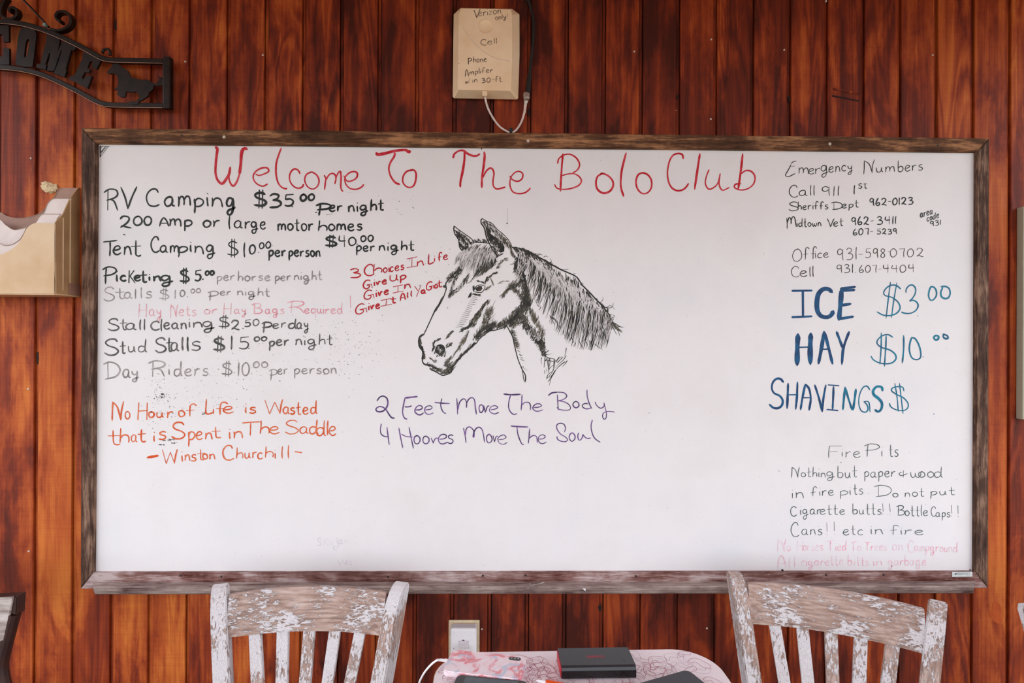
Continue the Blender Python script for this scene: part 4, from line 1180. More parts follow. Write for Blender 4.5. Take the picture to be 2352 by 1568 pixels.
for s in ('900 210 1000 300 1030 380 990 470','1060 380 1040 440 1005 495','1140 450 1130 500 1155 555','1210 500 1220 560 1212 625','1270 570 1300 640 1330 680','1350 680 1330 720 1310 755','1400 640 1450 720 1490 800','1540 660 1560 720 1530 790','1600 640 1600 700 1590 760','1680 640 1650 740 1620 830','1690 700 1740 740 1835 805','1800 560 1830 640 1860 720','1850 540 1900 600 1918 680 1895 770','1950 400 1930 480 1890 530','2010 340 2080 390 2140 400','2000 380 2050 460 2090 535','2080 420 2120 480 2145 560','2060 410 2130 460 2195 500','1960 300 2060 330 2140 385 2230 405','1930 260 1980 360 2080 430'):
    D.stroke(RR(s), 1.7, (1.2, .4))
fur(RR('1960 300 2040 370 2120 430'), 40, 2.5, 12, -40, 1.0, olive=.4)
fur(QQ('250 350 260 450 250 550 300 610'), 60, 3, 8, 245, 1.6, olive=.1)
hd = D.put('horse_drawing', M['horse_dark'], wb, 'black pen drawing of a horse head and mane facing left')
hd['kind'] = 'stuff'; O.put('horse_shading', M['horse_olive'], hd, 'olive grey pen strokes')['kind'] = 'stuff'; Lt.put('horse_highlight', M['horse_light'], hd)['kind'] = 'stuff'; E1.put('horse_eye', M['horse_eye'], hd, 'brown iris'); E2.put('horse_highlight', M['board'], hd)
# ================================================================ iron welcome sign, top left
YS = -.034
sg = empty('welcome_sign', (P(200, 150, 0).x, 0, P(200, 245, 0).z), 'black iron arch with cut letters and a running horse at the top left', 'sign')
def Z1(s): return [(a/5.2267, b/5.2267) for a, b in pr(s)]
def band(path, w, t, name, label=None, smooth=5):
    """flat iron bar that follows a path on the sign's plane"""
    p = catmull([Vector((a, b, 0)) for a, b in path], smooth); L = []; R = []
    for i in range(len(p)):
        d = (p[min(i+1, len(p)-1)]-p[max(i-1, 0)]).normalized(); nn = Vector((-d.y, d.x, 0))*w/2
        L.append(p[i]+nn); R.append(p[i]-nn)
    bm = bmesh.new(); rings = []
    for l_, r_ in zip(L, R):
        a, b = P(l_.x, l_.y, YS), P(r_.x, r_.y, YS); e = (a-b)*.14
        rings.append([bm.verts.new(v) for v in (a-e, b+e, b+Vector((0, .0012, 0)), b+Vector((0, t, 0)), a+Vector((0, t, 0)), a+Vector((0, .0012, 0)))])
    for a, b in zip(rings, rings[1:]):
        for q in range(6): bm.faces.new((a[q], a[(q+1) % 6], b[(q+1) % 6], b[q]))
    bm.faces.new(rings[0]); bm.faces.new(rings[-1][::-1])
    o = link(name, bm_mesh(bm), M['iron'], sg)
    if label: o['label'] = label
    if name == 'arch_bar': link('worn_edge_highlight', tube([P(r_.x, r_.y, YS-.0001)-Vector((0, 0, .0008)) for r_ in (L if L[0].y > R[0].y else R)], .0007, 6, 1), M['worn_edge_highlight'], o if False else sg)['label'] = 'worn lower edge with its highlight painted in'  # thin pale tube paints the highlight on the worn lower edge
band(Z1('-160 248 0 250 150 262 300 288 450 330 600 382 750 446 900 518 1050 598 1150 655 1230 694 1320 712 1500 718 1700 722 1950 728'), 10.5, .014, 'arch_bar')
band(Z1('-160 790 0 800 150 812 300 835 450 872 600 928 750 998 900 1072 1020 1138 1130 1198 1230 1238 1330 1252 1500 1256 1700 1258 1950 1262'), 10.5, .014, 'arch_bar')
band(Z1('1995 680 1995 1000 1995 1295'), 17, .016, 'end_bar')
band(Z1('600 345 680 358 750 345 820 300 845 230 820 165 760 132 700 135 665 165 665 205 700 245 725 245'), 6, .016, 'scroll')
band(Z1('70 -40 20 30 2 100 10 175 50 212 95 220 150 210 190 165 188 110 150 85 110 92 100 120 120 135'), 6, .016, 'scroll')
link('brace_rod', tube([P(*q, YS+.006) for q in Z1('250 -30 350 70 450 175 590 330')], .0026), M['iron'], sg)
link('bracket_loop', tube([P(*q, YS+.008) for q in Z1('1230 640 1245 600 1290 590 1325 620 1320 665')], .0035), M['iron'], sg)
o = link('screw', disc(100.5, 55.3, YS-.004, .0045, .012), M['teal_screw'], sg); o['label'] = 'zinc screw head'
def letter(s): link('letter', prism(Z1(s), YS+.004, .006, bev=.0008), M['iron'], sg)
link('letter', join(prism(Z1('-120 300 105 305 105 500 35 500 35 440 20 410 -10 410 -30 440 -30 650 -10 680 20 680 40 650 40 578 110 578 110 775 -120 775'), YS+.004, .006)), M['iron'], sg)
def ring(outer, inner):
    a = [P(*q, YS+.004) for q in Z1(outer)]; b = [P(*q, YS+.004) for q in Z1(inner)]; n = len(a); t = Vector((0, .006, 0)); vs = a+b+[v+t for v in a]+[v+t for v in b]; fs = []
    for i in range(n):
        j = (i+1) % n; fs += [(i, j, n+j, n+i), (2*n+i, 3*n+i, 3*n+j, 2*n+j), (i, 2*n+i, 2*n+j, j), (n+i, n+j, 3*n+j, 3*n+i)]
    bm = bmesh.new(); bm.from_mesh(mesh(vs, fs)); return bm_mesh(bm)
link('letter', ring('270 335 340 330 420 345 435 420 415 600 390 800 290 800 190 775 195 650 210 480 230 380 250 345', '325 475 338 466 348 475 352 500 345 560 330 640 318 680 300 690 288 675 292 640 298 560 310 500'), M['iron'], sg)
letter('565 385 720 440 715 520 700 600 745 500 770 460 930 540 905 590 870 610 855 600 790 830 800 850 775 925 640 880 690 760 740 610 735 600 650 850 560 850 600 640 590 640 545 770 560 780 550 840 430 810 440 760 480 770 545 510 550 465')
letter('1010 610 1215 715 1160 830 1105 810 1110 740 1080 735 1050 820 1085 830 1070 870 1020 865 985 930 1000 950 1040 905 1105 915 1050 1060 820 945 850 910 890 905 990 690 985 660')
link('horse_cutout', prism([(200+a/8.25, 60+b/8.25) for a, b in pr('370 870 440 790 480 720 560 700 600 725 680 780 770 840 800 900 830 960 900 990 1000 1010 1150 1010 1230 1060 1290 1090 1340 1060 1370 990 1325 935 1420 975 1440 1040 1490 1060 1440 1120 1340 1130 1270 1120 1250 1200 1170 1260 1160 1320 1060 1390 960 1440 940 1400 1000 1330 930 1240 840 1250 740 1240 720 1340 640 1350 560 1290 590 1230 560 1210 500 1200 570 1150 590 1080 585 960 540 910 470 890 420 905 380 890')], YS+.005, .004, bev=.0006), M['iron'], sg)['label'] = 'galloping horse silhouette'
link('weld_bead', blob(200+880/8.25, 60+1455/8.25, 30, 8, YS-.002, 4, .006), M['iron'], sg)

# ================================================================ wall file holder, left
hp = [(a/4.9, 380+b/4.9) for a, b in pr('0 0')]
fh = empty('wall_file_holder', (P(60, 676, 0).x, 0, P(60, 676, 0).z), 'beige plastic three-pocket file holder hung on the planks left of the whiteboard', 'file holder')
def Z2(s): return [(a/4.9, 380+b/4.9) for a, b in pr(s)]
yb, y3, y2, y1 = -.006, -.034, -.058, -.082
def panel_(name, s, Y, mat, t=.0022, label=None):
    o = link(name, prism(s, Y, t, bev=.0006), M[mat], fh)
    if name != 'front_panel': link('panel_edge', tube([P(q[0], q[1], Y-.0004) for q in s[:-3]], .0009, 6, 1), M['holder_edge'], fh)
    if label: o['label'] = label
cr = lambda s: [(q.x, q.y) for q in catmull([Vector((a, b, 0)) for a, b in s], 5)]
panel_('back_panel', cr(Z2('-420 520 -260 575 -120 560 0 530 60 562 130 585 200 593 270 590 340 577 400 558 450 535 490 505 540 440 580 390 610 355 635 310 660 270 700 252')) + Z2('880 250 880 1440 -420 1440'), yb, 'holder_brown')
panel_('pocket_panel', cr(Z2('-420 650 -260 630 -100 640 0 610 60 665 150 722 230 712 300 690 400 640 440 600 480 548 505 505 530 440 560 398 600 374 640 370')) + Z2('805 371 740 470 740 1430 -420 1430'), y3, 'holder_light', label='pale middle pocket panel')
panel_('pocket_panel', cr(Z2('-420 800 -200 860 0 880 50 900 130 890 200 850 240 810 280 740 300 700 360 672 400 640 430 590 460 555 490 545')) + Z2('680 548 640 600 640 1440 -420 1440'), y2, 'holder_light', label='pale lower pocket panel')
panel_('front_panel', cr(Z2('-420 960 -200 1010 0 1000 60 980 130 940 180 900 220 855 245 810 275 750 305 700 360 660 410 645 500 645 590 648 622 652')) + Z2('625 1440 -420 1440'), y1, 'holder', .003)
# side wall, floor and ribs
def side():
    x1_ = P(127.3, 600, y1).x
    def zz(px, py, Y): return P(px, py, Y).z
    prof = [(y1, zz(127, 676, y1)), (y1, zz(127, 511, y1)), (y2, zz(140, 492, y2)), (y3, zz(165, 456, y3)), (yb, zz(181, 431, yb)), (0, zz(181, 431, 0)), (0, zz(184, 679, 0))]
    n = len(prof); vs = [(x1_, y, z) for y, z in prof]+[(x1_-.0028, y, z) for y, z in prof]
    fs = [tuple(range(n)), tuple(range(n, 2*n))[::-1]]+[(i, n+i, n+(i+1) % n, (i+1) % n) for i in range(n)]
    bm = bmesh.new(); bm.from_mesh(mesh(vs, fs)); return bm_mesh(bm), x1_
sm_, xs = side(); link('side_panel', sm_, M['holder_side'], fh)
zb = P(127, 676, y1).z
for yy, zt_ in ((y2, P(152, 500, y2).z), (y3, P(170, 458, y3).z)):
    link('rib', box((xs-.002, yy-.0015, zb+.012), (xs+.0022, yy+.0015, zt_), .0008), M['holder'], fh)
link('bottom_panel', box((xs-.30, y1+.002, zb-.001), (xs+.0018, -.001, zb+.003), .0006), M['holder'], fh)
link('bottom_lip', box((xs, y3-.004, zb+.003), (xs+.004, -.001, zb+.034), .001), M['holder_brown'], fh)

# dried mud lump
def lump():
    bm = bmesh.new(); bmesh.ops.create_icosphere(bm, subdivisions=3, radius=1); r = random.Random(5); c = P(114.5, 431, 0); off = [Vector((r.uniform(-1, 1), r.uniform(-1, 1), r.uniform(-1, 1))).normalized() for _ in range(26)]
    for v in bm.verts:
        d = 1+.16*sum(max(0, v.co.normalized().dot(o_)-.82)*4 for o_ in off)*r.uniform(.5, 1.1)+r.uniform(-.13, .13)
        v.co = c + Vector((v.co.x*.0205*d, v.co.y*.010*d, v.co.z*.0150*d + v.co.x*-.004))
    return bm_mesh(bm)
tag(link('mud_lump', lump(), M['putty']), 'crumbly cream lump of dried mud on a plank above the file holder', 'lump')

# ================================================================ phone amplifier box, top middle
ab = empty('amplifier_box', (P(1115, 228, 0).x, 0, P(1115, 228, 0).z), 'yellowed plastic amplifier box with handwritten notes above the whiteboard', 'box')
def Z3(s): return [(980+a/4.75, b/4.75) for a, b in pr(s)]
YA = -.042
def amp():
    base = [P(*q, -.001) for q in Z3('295 158 372 86 930 98 1010 158 1012 600 998 1070 985 1088 300 1074 284 1058')]
    mid = [P(*q, -.014) for q in Z3('295 156 372 84 930 96 1012 156 1013 600 999 1068 984 1084 300 1070 283 1054')]
    fr_ = [P(*q, YA) for q in Z3('352 150 378 92 920 104 930 160 932 600 922 975 905 990 350 980 338 965')]
    bm = bmesh.new(); A = [bm.verts.new(v) for v in base]; B = [bm.verts.new(v) for v in mid]; D_ = [bm.verts.new(v) for v in fr_]; n = len(A)
    for X_, Y_ in ((A, B), (B, D_)):
        for i in range(n): bm.faces.new((X_[i], X_[(i+1) % n], Y_[(i+1) % n], Y_[i]))
    bm.faces.new(A)
    c = P(1115.4, 60, YA); rad = .0205*.99; m_ = 28; rings = []
    for rr_, dy in ((1, 0), (.95, .0034), (.6, .0062), (.25, .0072)):
        rings.append([bm.verts.new(c+Vector((math.cos(2*math.pi*k_/m_)*rad*rr_, dy, math.sin(2*math.pi*k_/m_)*rad*rr_))) for k_ in range(m_)])
    for a, b in zip(rings, rings[1:]):
        for i in range(m_): bm.faces.new((a[i], a[(i+1) % m_], b[(i+1) % m_], b[i]))
    bm.faces.new(rings[-1])
    es = [bm.edges.get((D_[i], D_[(i+1) % n])) for i in range(n)]+[bm.edges.get((rings[0][i], rings[0][(i+1) % m_])) for i in range(m_)]
    bmesh.ops.triangle_fill(bm, edges=es, use_beauty=True, use_dissolve=False)
    bev = [e for e in bm.edges if e.is_manifold and len(e.link_faces) == 2 and e.verts[0] in D_ and e.verts[1] in D_]
    return bm_mesh(bm)
link('body', amp(), M['plastic_box'], ab)
link('ridge', tube([P(*q, YA-.0002) for q in Z3('356 222 380 275 430 360 500 450 570 520 640 575 720 622 800 648 860 660 922 668')], .0011, 8), M['plastic_ridge'], ab)
link('cable_port', box((P(607/4.75+980, 218, -.04).x, -.043, P(1110, 223, -.035).z), (P(662/4.75+980, 218, -.04).x, -.030, P(1110, 209.5, -.04).z), .001), M['plastic_box'], ab)
k = Ink(flat(YA-.0004)); write(k, """
V 1088.5 1103 41.5 39 20 1.5
erizon 1099 1150.5 37 31 16 1.3 .55
only 1138 1162 46 42 11 1.1 .6
! 1165 1167.5 42 42 11 1.2
C 1104.5 1118 104 104 13 1.3
ell 1120 1140.5 102 100 13 1.3 .6
P 1074 1083 148 148 15 1.5
hone 1087 1118 144 141 13 1.4 .6
A 1068.5 1076.5 175.5 175.5 15 1.5
mplifer 1079 1131.5 172 166 13 1.3 .55
w/ 1069 1079 192 190 9 1.1 .7
in 1086 1096 190 188 9 1.2 .7
30 1106.5 1126 190.5 189 11 1.5
-ft. 1131 1154.5 188 187 12 1.3 .55
. 1052.5 1056 146 147 6 1.4""", 1.4); k.words('written_word', M['ink_brown'], ab, 'word of the note on the amplifier box', 4.0, .5)
# cables
wc = empty('antenna_lead', (P(1172, 302, 0).x, 0, P(1172, 302, 0).z), 'thin white lead looping from the amplifier box to the black cable', 'cable')
link('lead', tube([P(*q, y) for q, y in zip(Z3('636 1030 645 1100 665 1170 700 1245 750 1325 812 1394 885 1436 915 1446 945 1440 985 1408 1032 1332 1062 1240 1072 1170 1078 1130'), [-.036,-.034,-.028,-.02,-.014,-.011,-.010,-.010,-.010,-.011,-.013,-.014,-.014,-.014])], .0028, 10), M['cable_white'], wc)
link('clip', box(P(1170, 305.5, -.014), (P(1177, 300, -.001).x, -.001, P(1177, 297, -.001).z), .001), M['cable_black'], wc)['label'] = 'small black cable clip'
o = link('screw', disc(1172.2, 295.3, -.004, .0034), M['steel'], wc)
bc = empty('black_cable', (P(1213, 228, 0).x, 0, P(1213, 240, 0).z), 'thick black cable with a metal connector running up beside the amplifier box', 'cable')
path = [P(*q, -.014) for q in Z3('1070 -260 1105 -60 1112 0 1135 80 1155 160 1168 250 1168 360 1158 480 1145 600 1132 720 1122 830')]
link('cable', tube(path, .0042, 12), M['cable_black'], bc)
link('sleeve', tube([P(*q, -.014) for q in Z3('1124 820 1114 900 1102 1030')], lambda u: .0058+.002*u, 14, 3), M['cable_black'], bc)['label'] = 'black rubber sleeve'
link('connector', tube([P(*q, -.014) for q in Z3('1092 1018 1091 1026 1090 1070 1088 1078 1086 1084 1085 1100 1083 1106 1082 1120 1080 1135')], lambda u: [.0088, .0098, .0098, .0086, .0072, .0078, .006, .0056, .0042][min(8, int(round(u*8)))], 16, 1), M['steel'], bc)['label'] = 'steel screw connector'
link('sleeve', tube([P(*q, -.014) for q in Z3('1080 1128 1074 1170 1068 1235')], lambda u: .0042-.001*u, 12, 3), M['cable_white'], bc)['label'] = 'white strain relief'

# ================================================================ outlet and charger, bottom middle
so = empty('wall_outlet', (P(1066, 1512, 0).x, 0, P(1066, 1520, 0).z), 'cream outlet plate on the planks behind the table', 'outlet')
a, b = P(1030.5, 1424, -.005), P(1101, 1530, -.005)
link('plate', box((a.x, -.006, b.z), (b.x, -.0005, a.z), .0022, 3), M['plate'], so)
link('socket_face', box((a.x+.024, -.008, b.z+.02), (b.x-.024, -.004, a.z-.018), .002), M['soft_white'], so)
ad = empty('charger', (P(1064, 1500, 0).x, -.008, P(1064, 1530, -.04).z), 'white square charger brick plugged into the outlet', 'charger')
YC = -.040; a, b = P(1034.3, 1443.5, YC), P(1094.5, 1519, YC)
link('body', box((a.x, YC, b.z), (b.x, -.0085, a.z), .006, 4), M['white_plastic'], ad)
link('port', box((P(1061.5,1470,YC).x, YC-.0006, P(1064,1470.8,YC).z), (P(1066.8,1470,YC).x, YC+.001, P(1064,1468.6,YC).z), .0003), M['black_gloss'], ad)
link('pin_slot', disc(1042, 1489, YC-.0004, .001, .001), M['black_gloss'], ad)
link('shutter', box((P(1053.5,1480,YC).x, YC-.0012, P(1060,1490,YC).z), (P(1077,1480,YC).x, YC+.001, P(1060,1471,YC).z), .001), M['soft_white'], ad)
pc = [P(1065, 1486, YC), P(1065, 1487, YC-.02), P(1066, 1492, YC-.04), P(1068, 1510, YC-.06), P(1068, 1560, YC-.06)]
link('plug', box((P(1053.5,1485,YC-.012).x, YC-.026, P(1060,1494,YC-.012).z), (P(1075,1485,YC-.012).x, YC-.001, P(1060,1484.3,YC-.012).z), .003, 3), M['white_plastic'], ad)
link('lead', tube([P(1064, 1489, YC-.020), P(1064, 1492, YC-.034), P(1063, 1502, YC-.044), P(1062, 1530, YC-.05), P(1060, 1600, YC-.05), P(1058, 1700, YC-.03)], .0022, 10), M['white_plastic'], ad)

# ================================================================ table and what lies on it
ZT = .750
ta, tb = Q(1120, 1496.8, ZT), Q(1570, 1490.2, ZT); ex = (tb-ta).normalized(); ey = Vector((ex.y, -ex.x, 0)); ang = math.atan2(ex.y, ex.x)
fl_, fr2 = Q(996, 1568, ZT), Q(1679, 1568, ZT)
u0 = (fl_-ta).dot(ex); u1 = (fr2-ta).dot(ex); org = ta
def TP(u, v, z=0): return org + ex*u + ey*v + Vector((0, 0, z))
def rrect(x0, x1, y0, y1, r, n=8):
    out = []
    for cx, cy, a0 in ((x1-r, y1-r, 0), (x0+r, y1-r, 90), (x0+r, y0+r, 180), (x1-r, y0+r, 270)):
        for i in range(n+1): a_ = math.radians(a0+90*i/n); out.append((cx+r*math.cos(a_), cy+r*math.sin(a_)))
    return out
def slab(poly, z0, z1, fn, bev=0):
    bm = bmesh.new(); A = [bm.verts.new(fn(x, y, z1)) for x, y in poly]; B = [bm.verts.new(fn(x, y, z0)) for x, y in poly]; n = len(A)
    top = bm.faces.new(A); bm.faces.new(B[::-1])
    for i in range(n): bm.faces.new((A[i], B[i], B[(i+1) % n], A[(i+1) % n]))
    bmesh.ops.recalc_face_normals(bm, faces=bm.faces)
    if bev: bmesh.ops.bevel(bm, geom=[e for e in bm.edges if e.verts[0] in A and e.verts[1] in A], offset=bev, segments=2, affect='EDGES')
    return bm_mesh(bm)
LEN = .74
tbo = empty('table', TP((u0+u1)/2, LEN/2, -ZT), 'small table with a pale pink boomerang-print laminate top', 'table', ang)
RC = .078
link('tabletop', slab(rrect(u0, u1, 0, LEN, RC, 12), -.004, 0, TP), M['laminate'], tbo)
link('edge_band', slab(rrect(u0-.0015, u1+.0015, -.0015, LEN+.0015, RC+.001, 12), -.032, -.0012, TP), M['table_edge'], tbo)
for uu in (u0+.06, u1-.06):
    for vv in (.07, LEN-.07):
        link('leg', tube([TP(uu, vv, -.033), TP(uu, vv, -ZT)], .014, 12, 1), M['steel'], tbo)
for mname, cnt, sd in (('print_red', 260, 1), ('print_grey', 260, 2)):
    r = random.Random(sd); k = Ink(lambda x, y, off: TP(x, y, .00015+off+(.0001 if sd == 1 else 0))); pts_all = 0
    for _ in range(cnt):
        cx, cy = r.uniform(u0+.02, u1-.02), r.uniform(.01, .45); a0 = r.uniform(0, 6.28); s_ = r.uniform(.013, .024); pts = []
        shp = [(1.25, .1), (.9, .55), (.25, .42), (-.2, .35), (-.45, .95), (-.85, .8), (-.7, .0), (-.25, -.35), (.5, -.35), (1.1, -.2), (1.25, .1)]
        for x, y in shp:
            x = x*s_*r.uniform(.85, 1.15); y = y*s_*r.uniform(.85, 1.15); pts.append((cx+x*math.cos(a0)-y*math.sin(a0), cy+x*math.sin(a0)+y*math.cos(a0)))
        if any(not (u0+.004 < x < u1-.004 and .004 < y < LEN) or (min(x-u0, u1-x) < RC*.3 and y < RC*.5) for x, y in pts): continue
        k.stroke(pts, .0007 if sd == 1 else .0006, n=4)
    k.put('laminate_print', M[mname], tbo, 'thin boomerang outlines')['kind'] = 'stuff'
def flatthing(corners, Z, L_, W_, swap=False):
    cs = [Q(x, y, Z) for x, y in corners]; c = sum(cs, Vector())/4; e = ((cs[1]-cs[0])+(cs[2]-cs[3])).normalized()
    f = Vector((e.y, -e.x, 0)); an = math.atan2(e.y, e.x); return c, e, f, an
# phone in marbled case
def marble():
    k = NT('marbled_pink_case'); k.rough(.28, .5); v = k.coords((1, 1, 1), False); n = k.noise(v, 26, 4, .55, 1.2); n2 = k.noise(v, 40, 3, .5, .8)
    c = k.ramp(n, [(.38, (244, 230, 236)), (.50, (246, 220, 226)), (.56, (236, 160, 172)), (.61, (228, 128, 132)), (.67, (246, 212, 218))])
    b_ = k.ramp(n2, [(.60, (0, 0, 0, 1)), (.66, (1, 1, 1, 1))]); k.col(k.mix(k.math('MULTIPLY', b_, .8), c, (196, 206, 226))); return k.m
ZP = ZT+.0095; c, e, f, an = flatthing([(1037,1488),(1207,1503.5),(1198,1563),(1022,1543)], ZP, 0, 0)
ph = empty('phone', (c.x, c.y, ZT), 'phone face down in a pink marbled case at the left back of the table', 'phone', an)
fn = lambda x, y, z: Vector((c.x, c.y, ZT)) + e*x + f*y + Vector((0, 0, z))
link('case', slab(rrect(-.0735, .0735, -.037, .037, .0125), .0004, .0095, fn, .0016), marble(), ph)
link('camera_window', slab(rrect(.040, .063, -.0295, -.0195, .0048), .0094, .0102, fn, .0004), M['black_gloss'], ph)['label'] = 'black oval camera window'
for xx in (.0455, .0515, .058): link('lens', slab(rrect(xx-.0014, xx+.0014, -.0260, -.0232, .00135, 4), .0102, .0105, fn), M['steel'], ph)
link('side_switch', slab(rrect(.045, .053, .0368, .0378, .0004, 2), .004, .0075, fn), M['red_plastic'], ph)
cc = empty('charging_cable', fn(-.09, 0, .004), 'white charging cable curling from the phone off the left edge of the table', 'cable')
q0 = fn(-.0735, -.004, .005)
link('connector', tube([fn(-.0736, -.004, .005), fn(-.079, -.004, .005), fn(-.080, -.004, .005), fn(-.088, -.004, .005), fn(-.096, -.003, .005)], lambda u: [.0032, .0034, .0028, .0025, .002][min(4, int(u*4+.5))], 10, 1), M['white_plastic'], cc)
dep = lambda px, py, d_: CAM + ray(px, py)*d_
link('cord', tube([fn(-.094, -.003, .005), dep(1003, 1516, 1.05), dep(992, 1524, 1.05), dep(980, 1537, 1.05), dep(970, 1552, 1.05), dep(962, 1572, 1.06), dep(955, 1620, 1.07), dep(958, 1700, 1.1)], .0019, 10), M['white_plastic'], cc)
# tablet
c, e, f, an = flatthing([(1045,1548.5),(1212,1565),(1205,1620),(1030,1604)], ZT+.008, 0, 0); c = (Q(1052,1547.5,ZT+.008)+Q(1211,1563.5,ZT+.008))/2 + f*.0845
tbl = empty('tablet', (c.x, c.y, ZT), 'black tablet with a blank grey screen lying in front of the phone', 'tablet', an)
fn = lambda x, y, z: Vector((c.x, c.y, ZT)) + e*x + f*y + Vector((0, 0, z))
link('body', slab(rrect(-.064, .064, -.084, .084, .009), .0004, .008, fn, .0012), M['black_gloss'], tbl)
link('screen', slab(rrect(-.048, .048, -.0795, .0795, .0015, 3), .008, .0083, fn), M['screen'], tbl)
# power bank
ZB = ZT+.0225; c1, c2_, c3, c4 = Q(1281,1488.5,ZB), Q(1441.5,1485.5,ZB), Q(1462,1529.5,ZB), Q(1290,1532,ZB); c = (c1+c2_+c3+c4)/4
e = ((c2_-c1)+(c3-c4)).normalized(); f = Vector((e.y, -e.x, 0)); an = math.atan2(e.y, e.x); hw = ((c2_-c1).length+(c3-c4).length)/4; hd_ = ((c4-c1).length+(c3-c2_).length)/4
pb = empty('power_bank', (c.x, c.y, ZT), 'black slab power bank with a red end and tiny red lettering on the table', 'power bank', an)
fn = lambda x, y, z: Vector((c.x, c.y, ZT)) + e*x + f*y + Vector((0, 0, z))
def pbody():
    prof = [(-hd_, .0225), (hd_-.006, .0225), (hd_-.0015, .0205), (hd_+.0005, .016), (hd_+.0005, .003), (hd_-.002, .0004), (-hd_, .0004)]
    n = len(prof); vs = [fn(-hw, y, z) for y, z in prof]+[fn(hw, y, z) for y, z in prof]
    fs = [tuple(range(n)), tuple(range(n, 2*n))[::-1]]+[(i, n+i, n+(i+1) % n, (i+1) % n) for i in range(n)]
    bm = bmesh.new(); bm.from_mesh(mesh(vs, fs)); return bm_mesh(bm)
link('shell', pbody(), M['black_plastic'], pb)
link('gloss_strip', join(slab([(-hw+.0005, hd_-.0005), (hw-.0005, hd_-.0005), (hw-.0005, hd_+.0014), (-hw+.0005, hd_+.0014)], .0035, .0155, fn, .0004)), M['black_gloss'], pb)
link('end_cap', slab([(-hw-.0016, -hd_+.002), (-hw, -hd_+.002), (-hw, hd_-.003), (-hw-.0016, hd_-.003)], .002, .0205, fn), M['red_plastic'], pb)['label'] = 'red end cap'
k = Ink(lambda x, y, off: fn(x, y, .02275+off)); word(k, 'ROMOSS', -.0175, .0155, .004, .004, .0085, .0011); k.put('lettering', M['red_print'], pb)
link('button', slab(rrect(.048, .052, .010, .013, .0012, 3), .0224, .0228, fn), M['black_gloss'], pb)
# marker pen
a, b = Q(1232, 1562, ZT+.006), Q(1296, 1576, ZT+.006); d_ = (b-a).normalized()
pn = empty('marker_pen', (a.x, a.y, ZT), 'orange and white pen on the table in front of the power bank', 'pen')
end = a + d_*.13
link('tip', tube([a, a+d_*.006, a+d_*.018], lambda u: .0012+.0022*u, 12, 1), M['white_plastic'], pn)
link('barrel', tube([a+d_*.018, a+d_*.0181, a+d_*.024, end], lambda u: .0036+.0018*min(1, u*2), 14, 1), M['orange_plastic'], pn)
# dark notebook computer, right
cn = Q(1577, 1540.5, ZT+.012); l1 = Q(1480, 1568, ZT+.012); r1 = Q(1613, 1568, ZT+.012)
e = (cn-l1).normalized(); f = Vector((e.y, -e.x, 0))
lp = empty('laptop', (cn.x, cn.y, ZT), 'corner of a closed dark grey laptop at the front right of the table', 'laptop', math.atan2(e.y, e.x))
fn = lambda x, y, z: Vector((cn.x, cn.y, ZT)) + e*x + f*y + Vector((0, 0, z))
link('lid', slab(rrect(-.235, .006, -.004, .16, .012), .006, .012, fn, .001), M['grey_matte'], lp)
link('base', slab(rrect(-.235, .006, -.004, .16, .012), .0004, .0052, fn, .001), M['black_plastic'], lp)
# staple bent on the tray
zc = P(1233, 1341, YF-.012)
tag(link('wire_staple', tube([P(1217,1339,YF-.017), P(1218,1344,YF-.020), P(1229,1342.5,YF-.018), P(1243,1339.5,YF-.014), P(1250,1336.5,YF-.010)], .0011, 8, 1), M['steel']), 'bent steel wire staple lying in the marker tray', 'staple')
tag(link('paper_scrap', prism([(1338,1352),(1345,1351.5),(1345,1357),(1342,1355)], YF-.0335, .0015), M['white_plastic']), 'tiny white scrap stuck on the front of the marker tray', 'scrap')

# panel at the right edge of the picture
tag(link('notice_panel', box((P(2348.5, 700, -.02).x, -.022, P(2349, 963, -.02).z), (P(2348.5, 700, -.02).x+.30, -.001, P(2349, 474, -.02).z), .002), M['panel']), 'edge of a pale grey panel on the wall right of the whiteboard', 'panel')

# ================================================================ chairs
def post_mesh(s_):
    """bent back post, s_ = -1 left, 1 right (seen from the front)"""
    zs = [.44, .50, .56, .62, .68, .73, .755, .775, .788, .796, .800]
    fy = [0, 0, 0, 0, 0, .001, .004, .010, .018, .028, .040]; thick = .050
    front = list(zip(fy, zs)); back = [(.050, .797), (.055, .785), (.055, .74), (.054, .60), (.052, .44)]
    prof = front+back; w = .034; vs = []; n = len(prof); tw = math.radians(17)*s_
    for side_ in (-1, 1):
        for y, z in prof:
            u = (z-.44)/.36; x = side_*w/2; lean = .20*(z-.44)
            X_ = x*math.cos(tw)-y*math.sin(tw)*1; Y_ = -x*math.sin(tw)*-1*0 + y*math.cos(tw) - x*math.sin(tw)
            X_ = x*math.cos(tw) + y*math.sin(tw)
            cx = s_*(.140+.055*u+.0015*math.sin(u*3))
            vs.append((cx+X_, Y_+lean-.012, z))
    fs = [tuple(range(n)), tuple(range(n, 2*n))[::-1]]+[(i, n+i, n+(i+1) % n, (i+1) % n) for i in range(n)]
    bm = bmesh.new(); bm.from_mesh(mesh(vs, fs)); bmesh.ops.recalc_face_normals(bm, faces=bm.faces)
    es = [e for e in bm.edges if len(e.link_faces) == 2 and e.calc_face_angle(0) > 1.2]
    bmesh.ops.bevel(bm, geom=es, offset=.0028, segments=2, affect='EDGES'); return bm_mesh(bm)
def arcy(x): return .030*(1-(x/.19)**2)                       # the back curves away in the middle
